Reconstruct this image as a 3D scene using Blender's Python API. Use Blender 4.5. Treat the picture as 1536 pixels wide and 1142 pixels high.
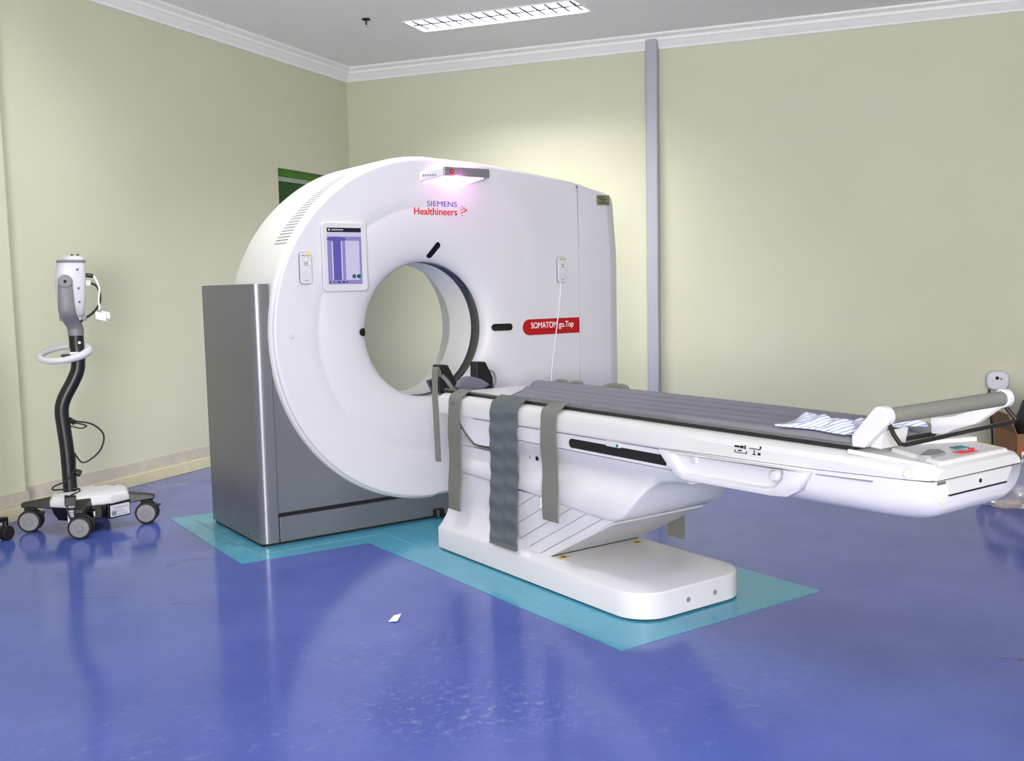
import bpy, bmesh, math, random
from mathutils import Vector, Matrix, Euler
random.seed(7)
PI = math.pi
for o in list(bpy.data.objects): bpy.data.objects.remove(o)
S = bpy.context.scene
COL = S.collection
# ------------------------------------------------------------------ camera
F_PX = 1500.0
cam_d = bpy.data.cameras.new('camera'); cam_d.sensor_width = 36.0; cam_d.sensor_fit = 'HORIZONTAL'
cam_d.lens = F_PX / 1536.0 * 36.0; cam_d.clip_start = 0.05; cam_d.clip_end = 60
cam = bpy.data.objects.new('camera', cam_d); COL.objects.link(cam)
CAM = Vector((-2.640, -4.496, 1.22))
def cam_matrix(pitch, roll, yaw):
    c, s = math.cos(pitch), math.sin(pitch)
    Fv = Vector((0, c, -s)); Uv = Vector((0, s, c)); Rv = Vector((1, 0, 0))
    cr, sr = math.cos(roll), math.sin(roll)
    R2 = Rv*cr + Uv*sr; U2 = Uv*cr - Rv*sr
    M = Matrix.Rotation(yaw, 3, 'Z')        # level frame -> scanner frame
    R2, U2, Fv = M @ R2, M @ U2, M @ Fv
    m = Matrix((R2, U2, -Fv)).transposed().to_4x4(); m.translation = CAM
    return m
cam.matrix_world = cam_matrix(math.radians(5.448), math.radians(-1.19), math.radians(-35.21))
S.camera = cam
# ------------------------------------------------------------------ world, exposure
S.view_settings.view_transform = 'Standard'; S.view_settings.look = 'None'
S.view_settings.gamma = 1.0; S.view_settings.use_curve_mapping = False
S.view_settings.exposure = 0.07
W = bpy.data.worlds.new('world'); S.world = W; W.use_nodes = True
W.node_tree.nodes['Background'].inputs[0].default_value = (0.55, 0.6, 0.7, 1)
W.node_tree.nodes['Background'].inputs[1].default_value = 0.3
# room frame: corner in the back, A runs along the left wall towards the viewer, Bv along the back wall to the right
CORNER = Vector((1.26, 3.37, 0)); A = Vector((-0.8572, -0.5150, 0)); Bv = Vector((0.5519, -0.8339, 0))
CEIL = 3.06
ROOM_A, ROOM_B = 10.6, 7.6
def room(a, b, z=0.0): return CORNER + A*a + Bv*b + Vector((0, 0, z))
P_TUBE, P_FILL = 45.0, 480.0
LAMPS = [  # (a, b, on) centre of the ceiling fixtures in the room grid
    (1.03, 1.83, 3.4), (3.55, 1.83, .8), (6.1, 1.83, .25), (6.5, 5.0, .12)]
def area_light(name, loc, rot, sx, sy, power, col, spread, parent=None):
    l = bpy.data.lights.new(name, 'AREA'); l.shape = 'RECTANGLE'; l.size = sx; l.size_y = sy
    l.energy = power; l.color = col; l.spread = spread
    o = bpy.data.objects.new(name, l); COL.objects.link(o); o.matrix_world = Matrix.Translation(loc) @ rot.to_4x4()
    if parent:
        o.parent = parent; o.matrix_parent_inverse = Matrix.Translation(parent.location).inverted()
    return o
def basis(x, y, z): return Matrix((x, y, z)).transposed()
# ------------------------------------------------------------------ helpers
def srgb(r, g, b):
    f = lambda c: (c/255)/12.92 if c/255 <= .04045 else ((c/255+.055)/1.055)**2.4
    return (f(r), f(g), f(b), 1)
MATS = {}
def mat(name, col, rough=.5, metal=0.0, spec=.5, noise=0.0, nscale=40.0, bump=0.0, emit=None, estr=0.0, coat=0.0, trans=0.0, alpha=1.0):
    m = bpy.data.materials.new(name); m.use_nodes = True; nt = m.node_tree; p = nt.nodes['Principled BSDF']
    p.inputs['Base Color'].default_value = col; p.inputs['Roughness'].default_value = rough
    p.inputs['Metallic'].default_value = metal; p.inputs['Specular IOR Level'].default_value = spec
    p.inputs['Coat Weight'].default_value = coat; p.inputs['Transmission Weight'].default_value = trans
    p.inputs['Alpha'].default_value = alpha
    if emit: p.inputs['Emission Color'].default_value = emit; p.inputs['Emission Strength'].default_value = estr
    if noise > 0 or bump > 0:
        tc = nt.nodes.new('ShaderNodeTexCoord'); n = nt.nodes.new('ShaderNodeTexNoise')
        n.inputs['Scale'].default_value = nscale; n.inputs['Detail'].default_value = 5
        nt.links.new(tc.outputs['Object'], n.inputs['Vector'])
        if noise > 0:
            mx = nt.nodes.new('ShaderNodeMix'); mx.data_type = 'RGBA'
            d = tuple(max(0, c*(1-noise)) for c in col[:3])+(1,); l = tuple(min(1, c*(1+noise)) for c in col[:3])+(1,)
            mx.inputs[6].default_value = d; mx.inputs[7].default_value = l
            nt.links.new(n.outputs['Fac'], mx.inputs[0]); nt.links.new(mx.outputs[2], p.inputs['Base Color'])
        if bump > 0:
            b = nt.nodes.new('ShaderNodeBump'); b.inputs['Strength'].default_value = bump; b.inputs['Distance'].default_value = .002
            nt.links.new(n.outputs['Fac'], b.inputs['Height']); nt.links.new(b.outputs['Normal'], p.inputs['Normal'])
    MATS[name] = m
    return m
def empty(name, loc, label, cat, group=None):
    o = bpy.data.objects.new(name, None); COL.objects.link(o); o.location = loc; o.empty_display_size = .1
    o['label'] = label; o['category'] = cat
    if group: o['group'] = group
    return o
def tag(o, label, cat, group=None):
    o['label'] = label; o['category'] = cat
    if group: o['group'] = group
    return o
def struct(o): o['kind'] = 'structure'; return o
def setparent(o, parent):
    if parent is not None:
        o.parent = parent
        o.matrix_parent_inverse = Matrix.Translation(parent.location).inverted() if parent.type == 'EMPTY' else Matrix()
class MB:
    def __init__(s): s.bm = bmesh.new()
    def raw(s, vs, fs):
        v = [s.bm.verts.new(p) for p in vs]
        for f in fs:
            try: s.bm.faces.new([v[i] for i in f])
            except ValueError: pass
        return s
    def box(s, x0, x1, y0, y1, z0, z1, T=None):
        vs = [Vector((x, y, z)) for z in (z0, z1) for y in (y0, y1) for x in (x0, x1)]
        if T: vs = [T(v) for v in vs]
        return s.raw(vs, [(0, 2, 3, 1), (4, 5, 7, 6), (0, 1, 5, 4), (2, 6, 7, 3), (0, 4, 6, 2), (1, 3, 7, 5)])
    def loft(s, rings, cap=True, closed=True, loop=False):
        n = len(rings[0]); vs = [p for r in rings for p in r]; fs = []
        m = len(rings)
        for i in range(m if loop else m-1):
            j = (i+1) % m
            for k in range(n if closed else n-1):
                l = (k+1) % n
                fs.append((i*n+k, i*n+l, j*n+l, j*n+k))
        if cap and not loop:
            fs.append(tuple(range(n-1, -1, -1))); fs.append(tuple((m-1)*n+k for k in range(n)))
        return s.raw(vs, fs)
    def prism(s, poly, f, d0, d1):
        return s.loft([[f(u, v, d0) for u, v in poly], [f(u, v, d1) for u, v in poly]])
    def cyl(s, p0, p1, r0, r1=None, n=20):
        p0, p1 = Vector(p0), Vector(p1); r1 = r0 if r1 is None else r1
        d = (p1-p0).normalized(); a = d.orthogonal().normalized(); b = d.cross(a)
        R = lambda p, r: [p+(a*math.cos(2*PI*k/n)+b*math.sin(2*PI*k/n))*r for k in range(n)]
        return s.loft([R(p0, r0), R(p1, r1)])
    def lathe(s, prof, org, ax, n=28, cap=True):
        org = Vector(org); d = Vector(ax).normalized(); a = d.orthogonal().normalized(); b = d.cross(a)
        return s.loft([[org+d*h+(a*math.cos(2*PI*k/n)+b*math.sin(2*PI*k/n))*r for k in range(n)] for r, h in prof], cap=cap)
    def tube(s, path, r, n=10, closed=False):
        P = [Vector(p) for p in path]; m = len(P)
        rr = r if isinstance(r, (list, tuple)) else [r]*m
        T = []
        for i in range(m):
            if closed: t = P[(i+1) % m]-P[i-1]
            else: t = P[min(i+1, m-1)]-P[max(i-1, 0)]
            T.append(t.normalized())
        a = T[0].orthogonal().normalized(); rings = []
        for i in range(m):
            a = (a-T[i]*a.dot(T[i])).normalized(); b = T[i].cross(a)
            rings.append([P[i]+(a*math.cos(2*PI*k/n)+b*math.sin(2*PI*k/n))*rr[i] for k in range(n)])
        return s.loft(rings, cap=not closed, loop=closed)
    def done(s, name, m, parent=None, bevel=0.0, seg=3, angle=35, smooth=True, sub=0):
        bmesh.ops.recalc_face_normals(s.bm, faces=s.bm.faces)
        me = bpy.data.meshes.new(name); s.bm.to_mesh(me); s.bm.free()
        me.materials.append(MATS[m] if isinstance(m, str) else m)
        if smooth:
            for p in me.polygons: p.use_smooth = True
            me.set_sharp_from_angle(angle=math.radians(angle))
        o = bpy.data.objects.new(name, me); COL.objects.link(o); setparent(o, parent)
        if bevel > 0:
            b = o.modifiers.new('bevel', 'BEVEL'); b.width = bevel; b.segments = seg; b.limit_method = 'ANGLE'; b.angle_limit = math.radians(30)
            b.harden_normals = True
        if sub: 
            q = o.modifiers.new('sub', 'SUBSURF'); q.levels = sub; q.render_levels = sub
        return o
def spline(pts, n=8):
    P = [Vector(p) for p in pts]; out = []
    for i in range(len(P)-1):
        p0, p1, p2, p3 = P[max(i-1, 0)], P[i], P[i+1], P[min(i+2, len(P)-1)]
        for k in range(n):
            t = k/n
            out.append(.5*((2*p1)+(p2-p0)*t+(2*p0-5*p1+4*p2-p3)*t*t+(3*p1-p0-3*p2+p3)*t**3))
    return out+[P[-1]]
def rrect(w, h, r, n=5, cx=0, cy=0):
    out = []
    for qx, qy, a0 in ((1, 1, 0), (-1, 1, 90), (-1, -1, 180), (1, -1, 270)):
        for k in range(n+1):
            a = math.radians(a0+90*k/n)
            out.append((cx+qx*(w/2-r)+r*math.cos(a), cy+qy*(h/2-r)+r*math.sin(a)))
    return out
FACE = lambda u, v, d: Vector((u, d, v))      # profile in x,z pushed along y
SIDE = lambda u, v, d: Vector((d, u, v))      # profile in y,z pushed along x
PLAN = lambda u, v, d: Vector((u, v, d))
def text(name, body, m, parent, org, ux, uy, w=None, h=None, bold=.0, ext=.0006):
    cu = bpy.data.curves.new(name, 'FONT'); cu.body = body; cu.size = 1; cu.offset = bold; cu.extrude = .01
    t = bpy.data.objects.new('tmp', cu); COL.objects.link(t)
    bpy.context.view_layer.update()
    me = bpy.data.meshes.new_from_object(t.evaluated_get(bpy.context.evaluated_depsgraph_get()))
    bpy.data.objects.remove(t)
    xs = [v.co.x for v in me.vertices]; ys = [v.co.y for v in me.vertices]
    x0, x1, y0, y1 = min(xs), max(xs), min(ys), max(ys)
    ux, uy, org = Vector(ux).normalized(), Vector(uy).normalized(), Vector(org); uz = ux.cross(uy)
    sx = w/(x1-x0) if w else h/(y1-y0); sy = h/(y1-y0) if h else sx
    for v in me.vertices:
        c = v.co; v.co = org+ux*((c.x-x0)*sx)+uy*((c.y-y0)*sy)+uz*(c.z/.01*ext)
    me.name = name; me.materials.clear(); me.materials.append(MATS[m])
    o = bpy.data.objects.new(name, me); COL.objects.link(o); setparent(o, parent)
    return o
# ------------------------------------------------------------------ materials
mat('white_plastic', srgb(201, 200, 205), .38, spec=.4)
mat('cover_white', srgb(206, 204, 210), .42, spec=.35)
mat('barrel_white', srgb(212, 212, 211), .4, spec=.35)
mat('deck_white', srgb(197, 196, 197), .4, spec=.4)
mat('silver_paint', srgb(126, 127, 133), .34, metal=.6, spec=.5, noise=.06, nscale=300)
mat('silver_bar', srgb(150, 152, 158), .35, metal=.7)
mat('black', srgb(10, 10, 11), .45)
mat('gap_black', srgb(6, 6, 8), .8)
mat('black_gloss', srgb(8, 8, 10), .08, spec=.6)
mat('bore_band', srgb(52, 54, 58), .12, spec=.6)
mat('tunnel', srgb(224, 225, 226), .35)
mat('groove', srgb(70, 68, 88), .7)
mat('grey_mark', srgb(120, 122, 135), .7)
mat('red_print', srgb(200, 15, 30), .5)
mat('blue_print', srgb(66, 62, 150), .5)
mat('teal_print', srgb(0, 110, 110), .5)
mat('red_plate', srgb(168, 10, 16), .4)
mat('white_print', srgb(240, 225, 225), .5)
mat('yellow', srgb(205, 180, 20), .5)
mat('label_green', srgb(120, 122, 92), .5)
mat('pink_glow', (1, .62, .9, 1), .4, emit=(1, .34, .78, 1), estr=3.6)
mat('screen_bg', srgb(90, 86, 128), .25, emit=srgb(150, 144, 214), estr=0.40)
mat('screen_light', srgb(128, 124, 144), .25, emit=srgb(214, 208, 240), estr=0.45)
mat('screen_mid', srgb(62, 57, 114), .25, emit=srgb(104, 96, 190), estr=0.34)
mat('screen_dark', srgb(10, 13, 30), .25, emit=srgb(18, 22, 50), estr=0.15)
mat('screen_grey', srgb(60, 58, 69), .25, emit=srgb(100, 98, 116), estr=0.20)
mat('screen_green', srgb(6, 69, 45), .25, emit=srgb(10, 115, 76), estr=0.30)
mat('strap_taupe', srgb(112, 112, 106), .95, spec=.1, noise=.12, nscale=220, bump=.25)
mat('strap_dark', srgb(88, 94, 98), .8, spec=.2, noise=.1, nscale=160, bump=.2)
mat('mattress', srgb(116, 115, 124), .75, spec=.2, noise=.08, nscale=60, bump=.1)
mat('pad_grey', srgb(108, 104, 120), .85, spec=.1, noise=.06, nscale=120)
mat('carbon', srgb(30, 30, 30), .4)
mat('rail_grey', srgb(96, 98, 92), .5)
mat('steel', srgb(130, 126, 118), .25, metal=.9)
mat('roll_grey', srgb(112, 112, 106), .6, noise=.05, nscale=80)
mat('dark_metal', srgb(52, 48, 44), .35, metal=.6)
mat('pole_black', srgb(20, 20, 24), .38)
mat('grey_plastic', srgb(120, 120, 124), .5)
mat('wheel_grey', srgb(128, 128, 130), .5)
mat('rubber', srgb(16, 16, 17), .7)
mat('cable_black', srgb(12, 12, 13), .5)
mat('cable_white', srgb(232, 230, 234), .5)
mat('paper', srgb(226, 226, 228), .8)
mat('cardboard', srgb(128, 92, 56), .9, noise=.1, nscale=60)
mat('crown', srgb(238, 236, 232), .6)
mat('ceiling_paint', srgb(246, 243, 236), .9, spec=.1, noise=.015, nscale=3)
mat('duct', srgb(166, 166, 176), .5)
mat('door_green', srgb(20, 74, 8), .5)
mat('frame_green', srgb(62, 118, 14), .5)
mat('frame_white', srgb(170, 180, 165), .6)
mat('beige_plug', srgb(208, 202, 192), .6)
mat('lamp_white', srgb(240, 240, 240), .4)
mat('blade', srgb(30, 36, 62), .5)
mat('tube_glow', (1, 1, 1, 1), .5, emit=(.93, .97, 1, 1), estr=9.0)
mat('stain_red', srgb(120, 82, 78), .9)
mat('brown', srgb(74, 48, 40), .5)
mat('socket', srgb(205, 205, 212), .4)
mat('bagplastic', (.92, .94, .95, 1), .12, trans=.9, spec=.6, bump=.6, nscale=25)
mat('tape_line', srgb(88, 164, 188), .4)
mat('wall_dirt', srgb(188, 182, 166), .85, noise=.3, nscale=9)
mat('skirt_yellow', srgb(208, 200, 164), .6, noise=.12, nscale=12)
mat('added_pane_glow', (1, 1, 1, 1), .5, emit=(.80, .86, 1, 1), estr=3.0)  # glow for the pane of the added window
def wall_material():
    m = bpy.data.materials.new('wall_paint'); m.use_nodes = True; nt = m.node_tree; p = nt.nodes['Principled BSDF']
    tc = nt.nodes.new('ShaderNodeTexCoord'); n = nt.nodes.new('ShaderNodeTexNoise'); n.inputs['Scale'].default_value = 1.1; n.inputs['Detail'].default_value = 6
    nt.links.new(tc.outputs['Object'], n.inputs['Vector'])
    r = nt.nodes.new('ShaderNodeValToRGB')
    r.color_ramp.elements[0].position = .3; r.color_ramp.elements[0].color = srgb(198, 197, 172)
    r.color_ramp.elements[1].position = .7; r.color_ramp.elements[1].color = srgb(204, 203, 180)
    nt.links.new(n.outputs['Fac'], r.inputs[0]); nt.links.new(r.outputs[0], p.inputs['Base Color'])
    p.inputs['Roughness'].default_value = .75; p.inputs['Specular IOR Level'].default_value = .25
    n2 = nt.nodes.new('ShaderNodeTexNoise'); n2.inputs['Scale'].default_value = 90
    nt.links.new(tc.outputs['Object'], n2.inputs['Vector'])
    b = nt.nodes.new('ShaderNodeBump'); b.inputs['Strength'].default_value = .08; b.inputs['Distance'].default_value = .002
    nt.links.new(n2.outputs['Fac'], b.inputs['Height']); nt.links.new(b.outputs['Normal'], p.inputs['Normal'])
    MATS['wall_paint'] = m
wall_material()
mat('wall_patch', srgb(202, 201, 178), .8, spec=.2)
def floor_material(name, c0, c1, scuffs):
    m = bpy.data.materials.new(name); m.use_nodes = True; nt = m.node_tree; p = nt.nodes['Principled BSDF']
    tc = nt.nodes.new('ShaderNodeTexCoord')
    def noise(scale, detail=6, vec=None, rough=.6):
        n = nt.nodes.new('ShaderNodeTexNoise'); n.inputs['Scale'].default_value = scale; n.inputs['Detail'].default_value = detail
        n.inputs['Roughness'].default_value = rough
        nt.links.new(vec or tc.outputs['Object'], n.inputs['Vector']); return n.outputs['Fac']
    def ramp(src, p0, p1, a=0., b=1.):
        r = nt.nodes.new('ShaderNodeMapRange'); r.inputs[1].default_value = p0; r.inputs[2].default_value = p1
        r.inputs[3].default_value = a; r.inputs[4].default_value = b; nt.links.new(src, r.inputs[0]); return r.outputs[0]
    def mul(a, b):
        q = nt.nodes.new('ShaderNodeMath'); q.operation = 'MULTIPLY'; nt.links.new(a, q.inputs[0]); nt.links.new(b, q.inputs[1]); return q.outputs[0]
    def mix(fac, a, b):
        q = nt.nodes.new('ShaderNodeMix'); q.data_type = 'RGBA'; nt.links.new(fac, q.inputs[0])
        for k, v in ((6, a), (7, b)):
            if isinstance(v, tuple): q.inputs[k].default_value = v
            else: nt.links.new(v, q.inputs[k])
        return q.outputs[2]
    base = mix(ramp(noise(2.3), .3, .7), c0, c1)
    base = mix(ramp(noise(40, 3), .4, .8, 0, .10), base, tuple(min(1, c*1.5+.02) for c in c1[:3])+(1,))
    for (x, y, sx, sy, ang, col, th, sc, strength) in scuffs:
        mp = nt.nodes.new('ShaderNodeMapping'); mp.vector_type = 'TEXTURE'
        mp.inputs['Location'].default_value = (x, y, 0); mp.inputs['Rotation'].default_value = (0, 0, ang); mp.inputs['Scale'].default_value = (sx, sy, 1)
        nt.links.new(tc.outputs['Object'], mp.inputs['Vector'])
        ln = nt.nodes.new('ShaderNodeVectorMath'); ln.operation = 'LENGTH'; nt.links.new(mp.outputs[0], ln.inputs[0])
        fall = ramp(ln.outputs['Value'], .35, 1.0, 1, 0)
        base = mix(mul(mul(fall, ramp(noise(sc, 6), th-.06, th+.2)), ramp(noise(200, 2), -1, 0, 0, strength)), base, col)
    nt.links.new(base, p.inputs['Base Color'])
    rr = ramp(noise(5, 5),   .3, .7, .10, .17); nt.links.new(rr, p.inputs['Roughness'])
    p.inputs['Specular IOR Level'].default_value = .36
    b = nt.nodes.new('ShaderNodeBump'); b.inputs['Strength'].default_value = .03; b.inputs['Distance'].default_value = .003
    nt.links.new(noise(14, 3), b.inputs['Height']); nt.links.new(b.outputs['Normal'], p.inputs['Normal'])
    MATS[name] = m
SC_L = srgb(176, 178, 205); SC_D = srgb(52, 52, 72)
floor_material('floor_blue', srgb(66, 82, 154), srgb(80, 96, 168), [
    (-1.14, -2.12, .5, .3, -.6, SC_L, .58, 34, .4), (-1.0, -1.65, .8, .3, -.6, SC_L, .60, 24, .2),
    (-1.9, -1.9, 1.2, .5, -.6, SC_L, .62, 22, .2), (-.6, -2.5, .7, .4, .2, SC_L, .62, 22, .2),
    (-1.245, .005, .14, .018, -.5, SC_D, .42, 30, .9), (-1.37, -.01, .035, .02, .3, SC_D, .4, 40, .9),
    (-1.7, -.35, .22, .02, -.6, SC_D, .5, 22, .6), (-1.5, -.6, .2, .03, -.6, SC_D, .5, 22, .5), (.44, -2.9, .1, .012, -.9, SC_D, .35, 30, .9),
    (-1.35, -.2, .12, .02, -.6, SC_D, .5, 30, .5)])
floor_material('floor_teal', srgb(62, 142, 168), srgb(74, 154, 180), [(-.3, -1.2, .5, 1.2, 0, srgb(70, 130, 120), .58, 14, .4), (-1.0, .2, .3, .6, 0, srgb(150, 200, 205), .55, 14, .4)])
# ------------------------------------------------------------------ the room
def room_box(mb, a0, a1, b0, b1, z0, z1): return mb.box(a0, a1, b0, b1, z0, z1, T=lambda v: room(v.x, v.y, v.z))
TH = .18
def shell(name, a0, a1, b0, b1, z0, z1, m):
    return struct(room_box(MB(), a0, a1, b0, b1, z0, z1).done(name, m, smooth=False))
shell('floor', -TH, ROOM_A+TH, -TH, ROOM_B+TH, -.12, 0, 'floor_blue')
FL, FW, FD = 1.24, .30, .14          # recessed fixtures: length, width, depth
def make_ceiling():
    As = sorted({-TH, ROOM_A+TH}|{a+s*FW/2 for a, b, _ in LAMPS for s in (-1, 1)}); Bs = sorted({-TH, ROOM_B+TH}|{b+s*FL/2 for a, b, _ in LAMPS for s in (-1, 1)})
    mb = MB()
    for a0, a1 in zip(As[:-1], As[1:]):
        for b0, b1 in zip(Bs[:-1], Bs[1:]):
            ca, cb_ = (a0+a1)/2, (b0+b1)/2
            if any(abs(ca-a) < FW/2 and abs(cb_-b) < FL/2 for a, b, _ in LAMPS): continue
            room_box(mb, a0, a1, b0, b1, CEIL, CEIL+.16)
    bmesh.ops.remove_doubles(mb.bm, verts=mb.bm.verts, dist=1e-5)
    return struct(mb.done('ceiling', 'ceiling_paint', smooth=False))
make_ceiling()
# left wall with the door opening (a 0.10 .. 1.02 from the corner)
DA0, DA1, DZ = .10, 1.005, 2.15
mb = MB(); room_box(mb, -TH, DA0, -TH, 0, 0, CEIL); room_box(mb, DA1, ROOM_A+TH, -TH, 0, 0, CEIL); room_box(mb, DA0, DA1, -TH, 0, DZ, CEIL)
struct(mb.done('wall_left', 'wall_paint', smooth=False))
shell('wall_back', -TH, 0, 0, ROOM_B, 0, CEIL, 'wall_paint')
shell('wall_right', -TH, ROOM_A+TH, ROOM_B, ROOM_B+TH, 0, CEIL, 'wall_paint')
# wall behind the viewer, with a window added to give frontal light
WB0, WB1, WZ0, WZ1 = 4.7, 7.0, .8, 2.4
mb = MB(); room_box(mb, ROOM_A, ROOM_A+TH, 0, WB0, 0, CEIL); room_box(mb, ROOM_A, ROOM_A+TH, WB1, ROOM_B, 0, CEIL)
room_box(mb, ROOM_A, ROOM_A+TH, WB0, WB1, 0, WZ0); room_box(mb, ROOM_A, ROOM_A+TH, WB0, WB1, WZ1, CEIL)
struct(mb.done('wall_front', 'wall_paint', smooth=False))
wd = bpy.data.objects.new('added_window', None); COL.objects.link(wd); wd.location = room(ROOM_A+.1, (WB0+WB1)/2, WZ0); struct(wd)
mb = MB()
for b0, b1, z0, z1 in ((WB0, WB1, WZ0, WZ0+.05), (WB0, WB1, WZ1-.05, WZ1), (WB0, WB0+.05, WZ0, WZ1), (WB1-.05, WB1, WZ0, WZ1), (5.82, 5.88, WZ0, WZ1)):
    room_box(mb, ROOM_A+.06, ROOM_A+.12, b0, b1, z0, z1)
mb.done('added_window_frame', 'lamp_white', wd, smooth=False)
room_box(MB(), ROOM_A+.09, ROOM_A+.1, WB0+.05, WB1-.05, WZ0+.05, WZ1-.05).done('added_pane', 'added_pane_glow', wd, smooth=False)
area_light('added_front_fill', room(ROOM_A+.04, (WB0+WB1)/2, (WZ0+WZ1)/2), basis(Bv, Vector((0, 0, 1)), A), WB1-WB0-.1, WZ1-WZ0-.1, P_FILL, (1, .975, .965), PI, wd)  # added fill standing in for a flash near the viewer
# pilaster on the left wall at the picture's left edge
PIL0, PIL1, PILD = 3.52, 4.6, .09
struct(room_box(MB(), PIL0, PIL1, 0, PILD, 0, CEIL).done('wall_pilaster', 'wall_paint', smooth=False))
# crown mouldings
def crown(name, a_dir, along, lng, out):
    prof = [(0, CEIL-.105), (.012, CEIL-.105), (.018, CEIL-.09), (.05, CEIL-.058), (.055, CEIL-.05), (.066, CEIL-.05), (.07, CEIL-.03), (.10, CEIL-.014), (.104, CEIL), (0, CEIL)]
    rings = []
    for t, mit in ((0, 1), (lng, 0)):
        rings.append([CORNER+along*(t+(u if mit else 0))+out*u+Vector((0, 0, z)) for u, z in prof])
    return struct(MB().loft(rings).done(name, 'crown', angle=20))
crown('trim_1', A, A, ROOM_A, Bv); crown('trim_2', Bv, Bv, ROOM_B, A)
# skirting: dirty plaster strip with a yellow lip
def skirt(name, a0, a1, b):
    s_ = struct(room_box(MB(), a0, a1, b, b+.006, .07, .15).done(name, 'wall_dirt', smooth=False))
    room_box(MB(), a0, a1, b, b+.018, 0, .072).done('lip', 'skirt_yellow', s_, bevel=.003)
skirt('baseboard_left', 1.06, PIL0, 0); skirt('baseboard_pilaster', PIL0-.012, PIL1, PILD)
s_ = struct(room_box(MB(), 0, .012, 0, ROOM_B, 0, .075).done('baseboard_back', 'skirt_yellow'))
# repair marks on the back wall
def patch(name, pts):
    mb = MB(); mb.loft([[room(.0, b, z) for b, z in pts], [room(.002, b, z) for b, z in pts]])
    return struct(mb.done(name, 'wall_patch', smooth=False))
patch('wall_patch', [(3.28, 2.72), (4.85, 2.72), (4.92, 2.5), (4.85, 2.32), (4.5, 2.26), (4.2, 2.2), (3.75, 2.18), (3.62, 2.15), (3.5, 2.2), (3.35, 2.35), (3.28, 2.55)])
patch('wall_patch', [(5.0, 2.22), (5.035, 2.22), (5.035, 2.05), (5.0, 2.05)])
patch('wall_patch', [(5.0, 1.9), (5.04, 1.9), (5.045, .72), (4.99, .72)])
# green door in its recess
dr = bpy.data.objects.new('door_1', None); COL.objects.link(dr); dr.location = room(.55, -.1, 0); struct(dr)
mb = MB()
for a0, a1, z0, z1 in ((DA0, DA1, DZ-.05, DZ), (DA0, DA0+.05, 0, DZ), (DA1-.02, DA1, 0, DZ)): room_box(mb, a0, a1, -.12, -.04, z0, z1)
mb.done('door_frame', 'frame_green', dr, bevel=.004)
room_box(MB(), DA0+.05, DA1-.02, -.115, -.07, DZ-.085, DZ-.05).done('lintel_strip', 'frame_white', dr, smooth=False)
mb = MB(); room_box(mb, DA0+.05, DA1-.02, -.12, -.08, .01, DZ-.085); dl = mb.done('door_leaf', 'door_green', dr, smooth=False)
# vertical cable duct on the back wall
duct = tag(room_box(MB(), 0, .075, 2.60, 2.69, .0, CEIL-.035).done('cable_duct', 'duct', bevel=.012), 'grey vertical cable duct running up the cream back wall to the cornice', 'duct')
# teal vinyl inlay round the machine
TEAL = [(-1.10, .92), (-1.115, -.20), (-.497, -.235), (-.497, -2.06), (.54, -2.06), (.54, -.22), (1.5, -.22), (1.5, .92)]
fi = struct(MB().prism(TEAL, PLAN, .0002, .0016).done('floor_inlay', 'floor_teal', smooth=False))
def strip(name, pts, w):
    mb = MB()
    for p, q in zip(pts[:-1], pts[1:]):
        p, q = Vector(p), Vector(q); d = (q-p).normalized(); n = Vector((-d.y, d.x))*w/2
        mb.prism([tuple(p-n), tuple(q-n), tuple(q+n), tuple(p+n)], PLAN, .0016, .0024)
    return mb.done(name, 'tape_line', fi, smooth=False)
strip('weld_line', [(-1.0, .8), (-1.0, -.11), (-.35, -.125), (-.35, -.6)], .007)
# ------------------------------------------------------------------ ceiling fixtures
def fixture(a, b, power, label, detailed):
    c = room(a, b, CEIL)
    t = empty('ceiling_light', c, label, 'ceiling light', 'louvred ceiling lights')
    X, Y, Z = Bv, A, Vector((0, 0, 1))
    T = lambda v: c+X*v.x+Y*v.y+Z*v.z
    L, Wd = FL, FW
    mb = MB()
    for x0, x1, y0, y1 in ((-L/2-.012, L/2+.012, -Wd/2-.012, -Wd/2), (-L/2-.012, L/2+.012, Wd/2, Wd/2+.012), (-L/2-.012, -L/2, -Wd/2, Wd/2), (L/2, L/2+.012, -Wd/2, Wd/2)):
        mb.box(x0, x1, y0, y1, -.006, -.0005, T)
    mb.done('frame', 'lamp_white', t, smooth=False)
    MB().box(-L/2, L/2, -Wd/2, Wd/2, FD-.012, FD, T).done('reflector', 'lamp_white', t, smooth=False)
    for y in (-.07, .07):
        MB().cyl(T(Vector((-L/2+.02, y, .112))), T(Vector((L/2-.02, y, .112))), .013, n=12).done('tube', 'tube_glow', t)
    for sgn in (-1, 1):
        MB().prism([(sgn*Wd/2, .0), (sgn*(Wd/2-.004), .0), (sgn*(Wd/2-.03), .128), (sgn*Wd/2, .128)], lambda u, v, d: T(Vector((d, u, v))), -L/2+.001, L/2-.001).done('side_reflector', 'lamp_white', t, smooth=False)
    if True:
        pr = [(-.014, .002), (.014, .002), (.002, .085), (-.002, .085)]
        MB().prism(pr, lambda u, v, d: T(Vector((d, u, v))), -L/2, L/2).done('spine', 'blade', t, smooth=False)
        for k in range(14 if detailed else 0):
            x = -L/2+L*(k+.5)/14
            pr = [(x-.009, .002), (x+.009, .002), (x+.0015, .06), (x-.0015, .06)]
            MB().prism(pr, lambda u, v, d: T(Vector((u, d, v))), -Wd/2+.022, Wd/2-.022).done('louvre_blade', 'blade', t, smooth=False)
    area_light('light', c+Z*.092, basis(X, -Y, Z), L-.05, Wd-.08, power, (1, .985, .95), math.radians(170), t)
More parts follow.
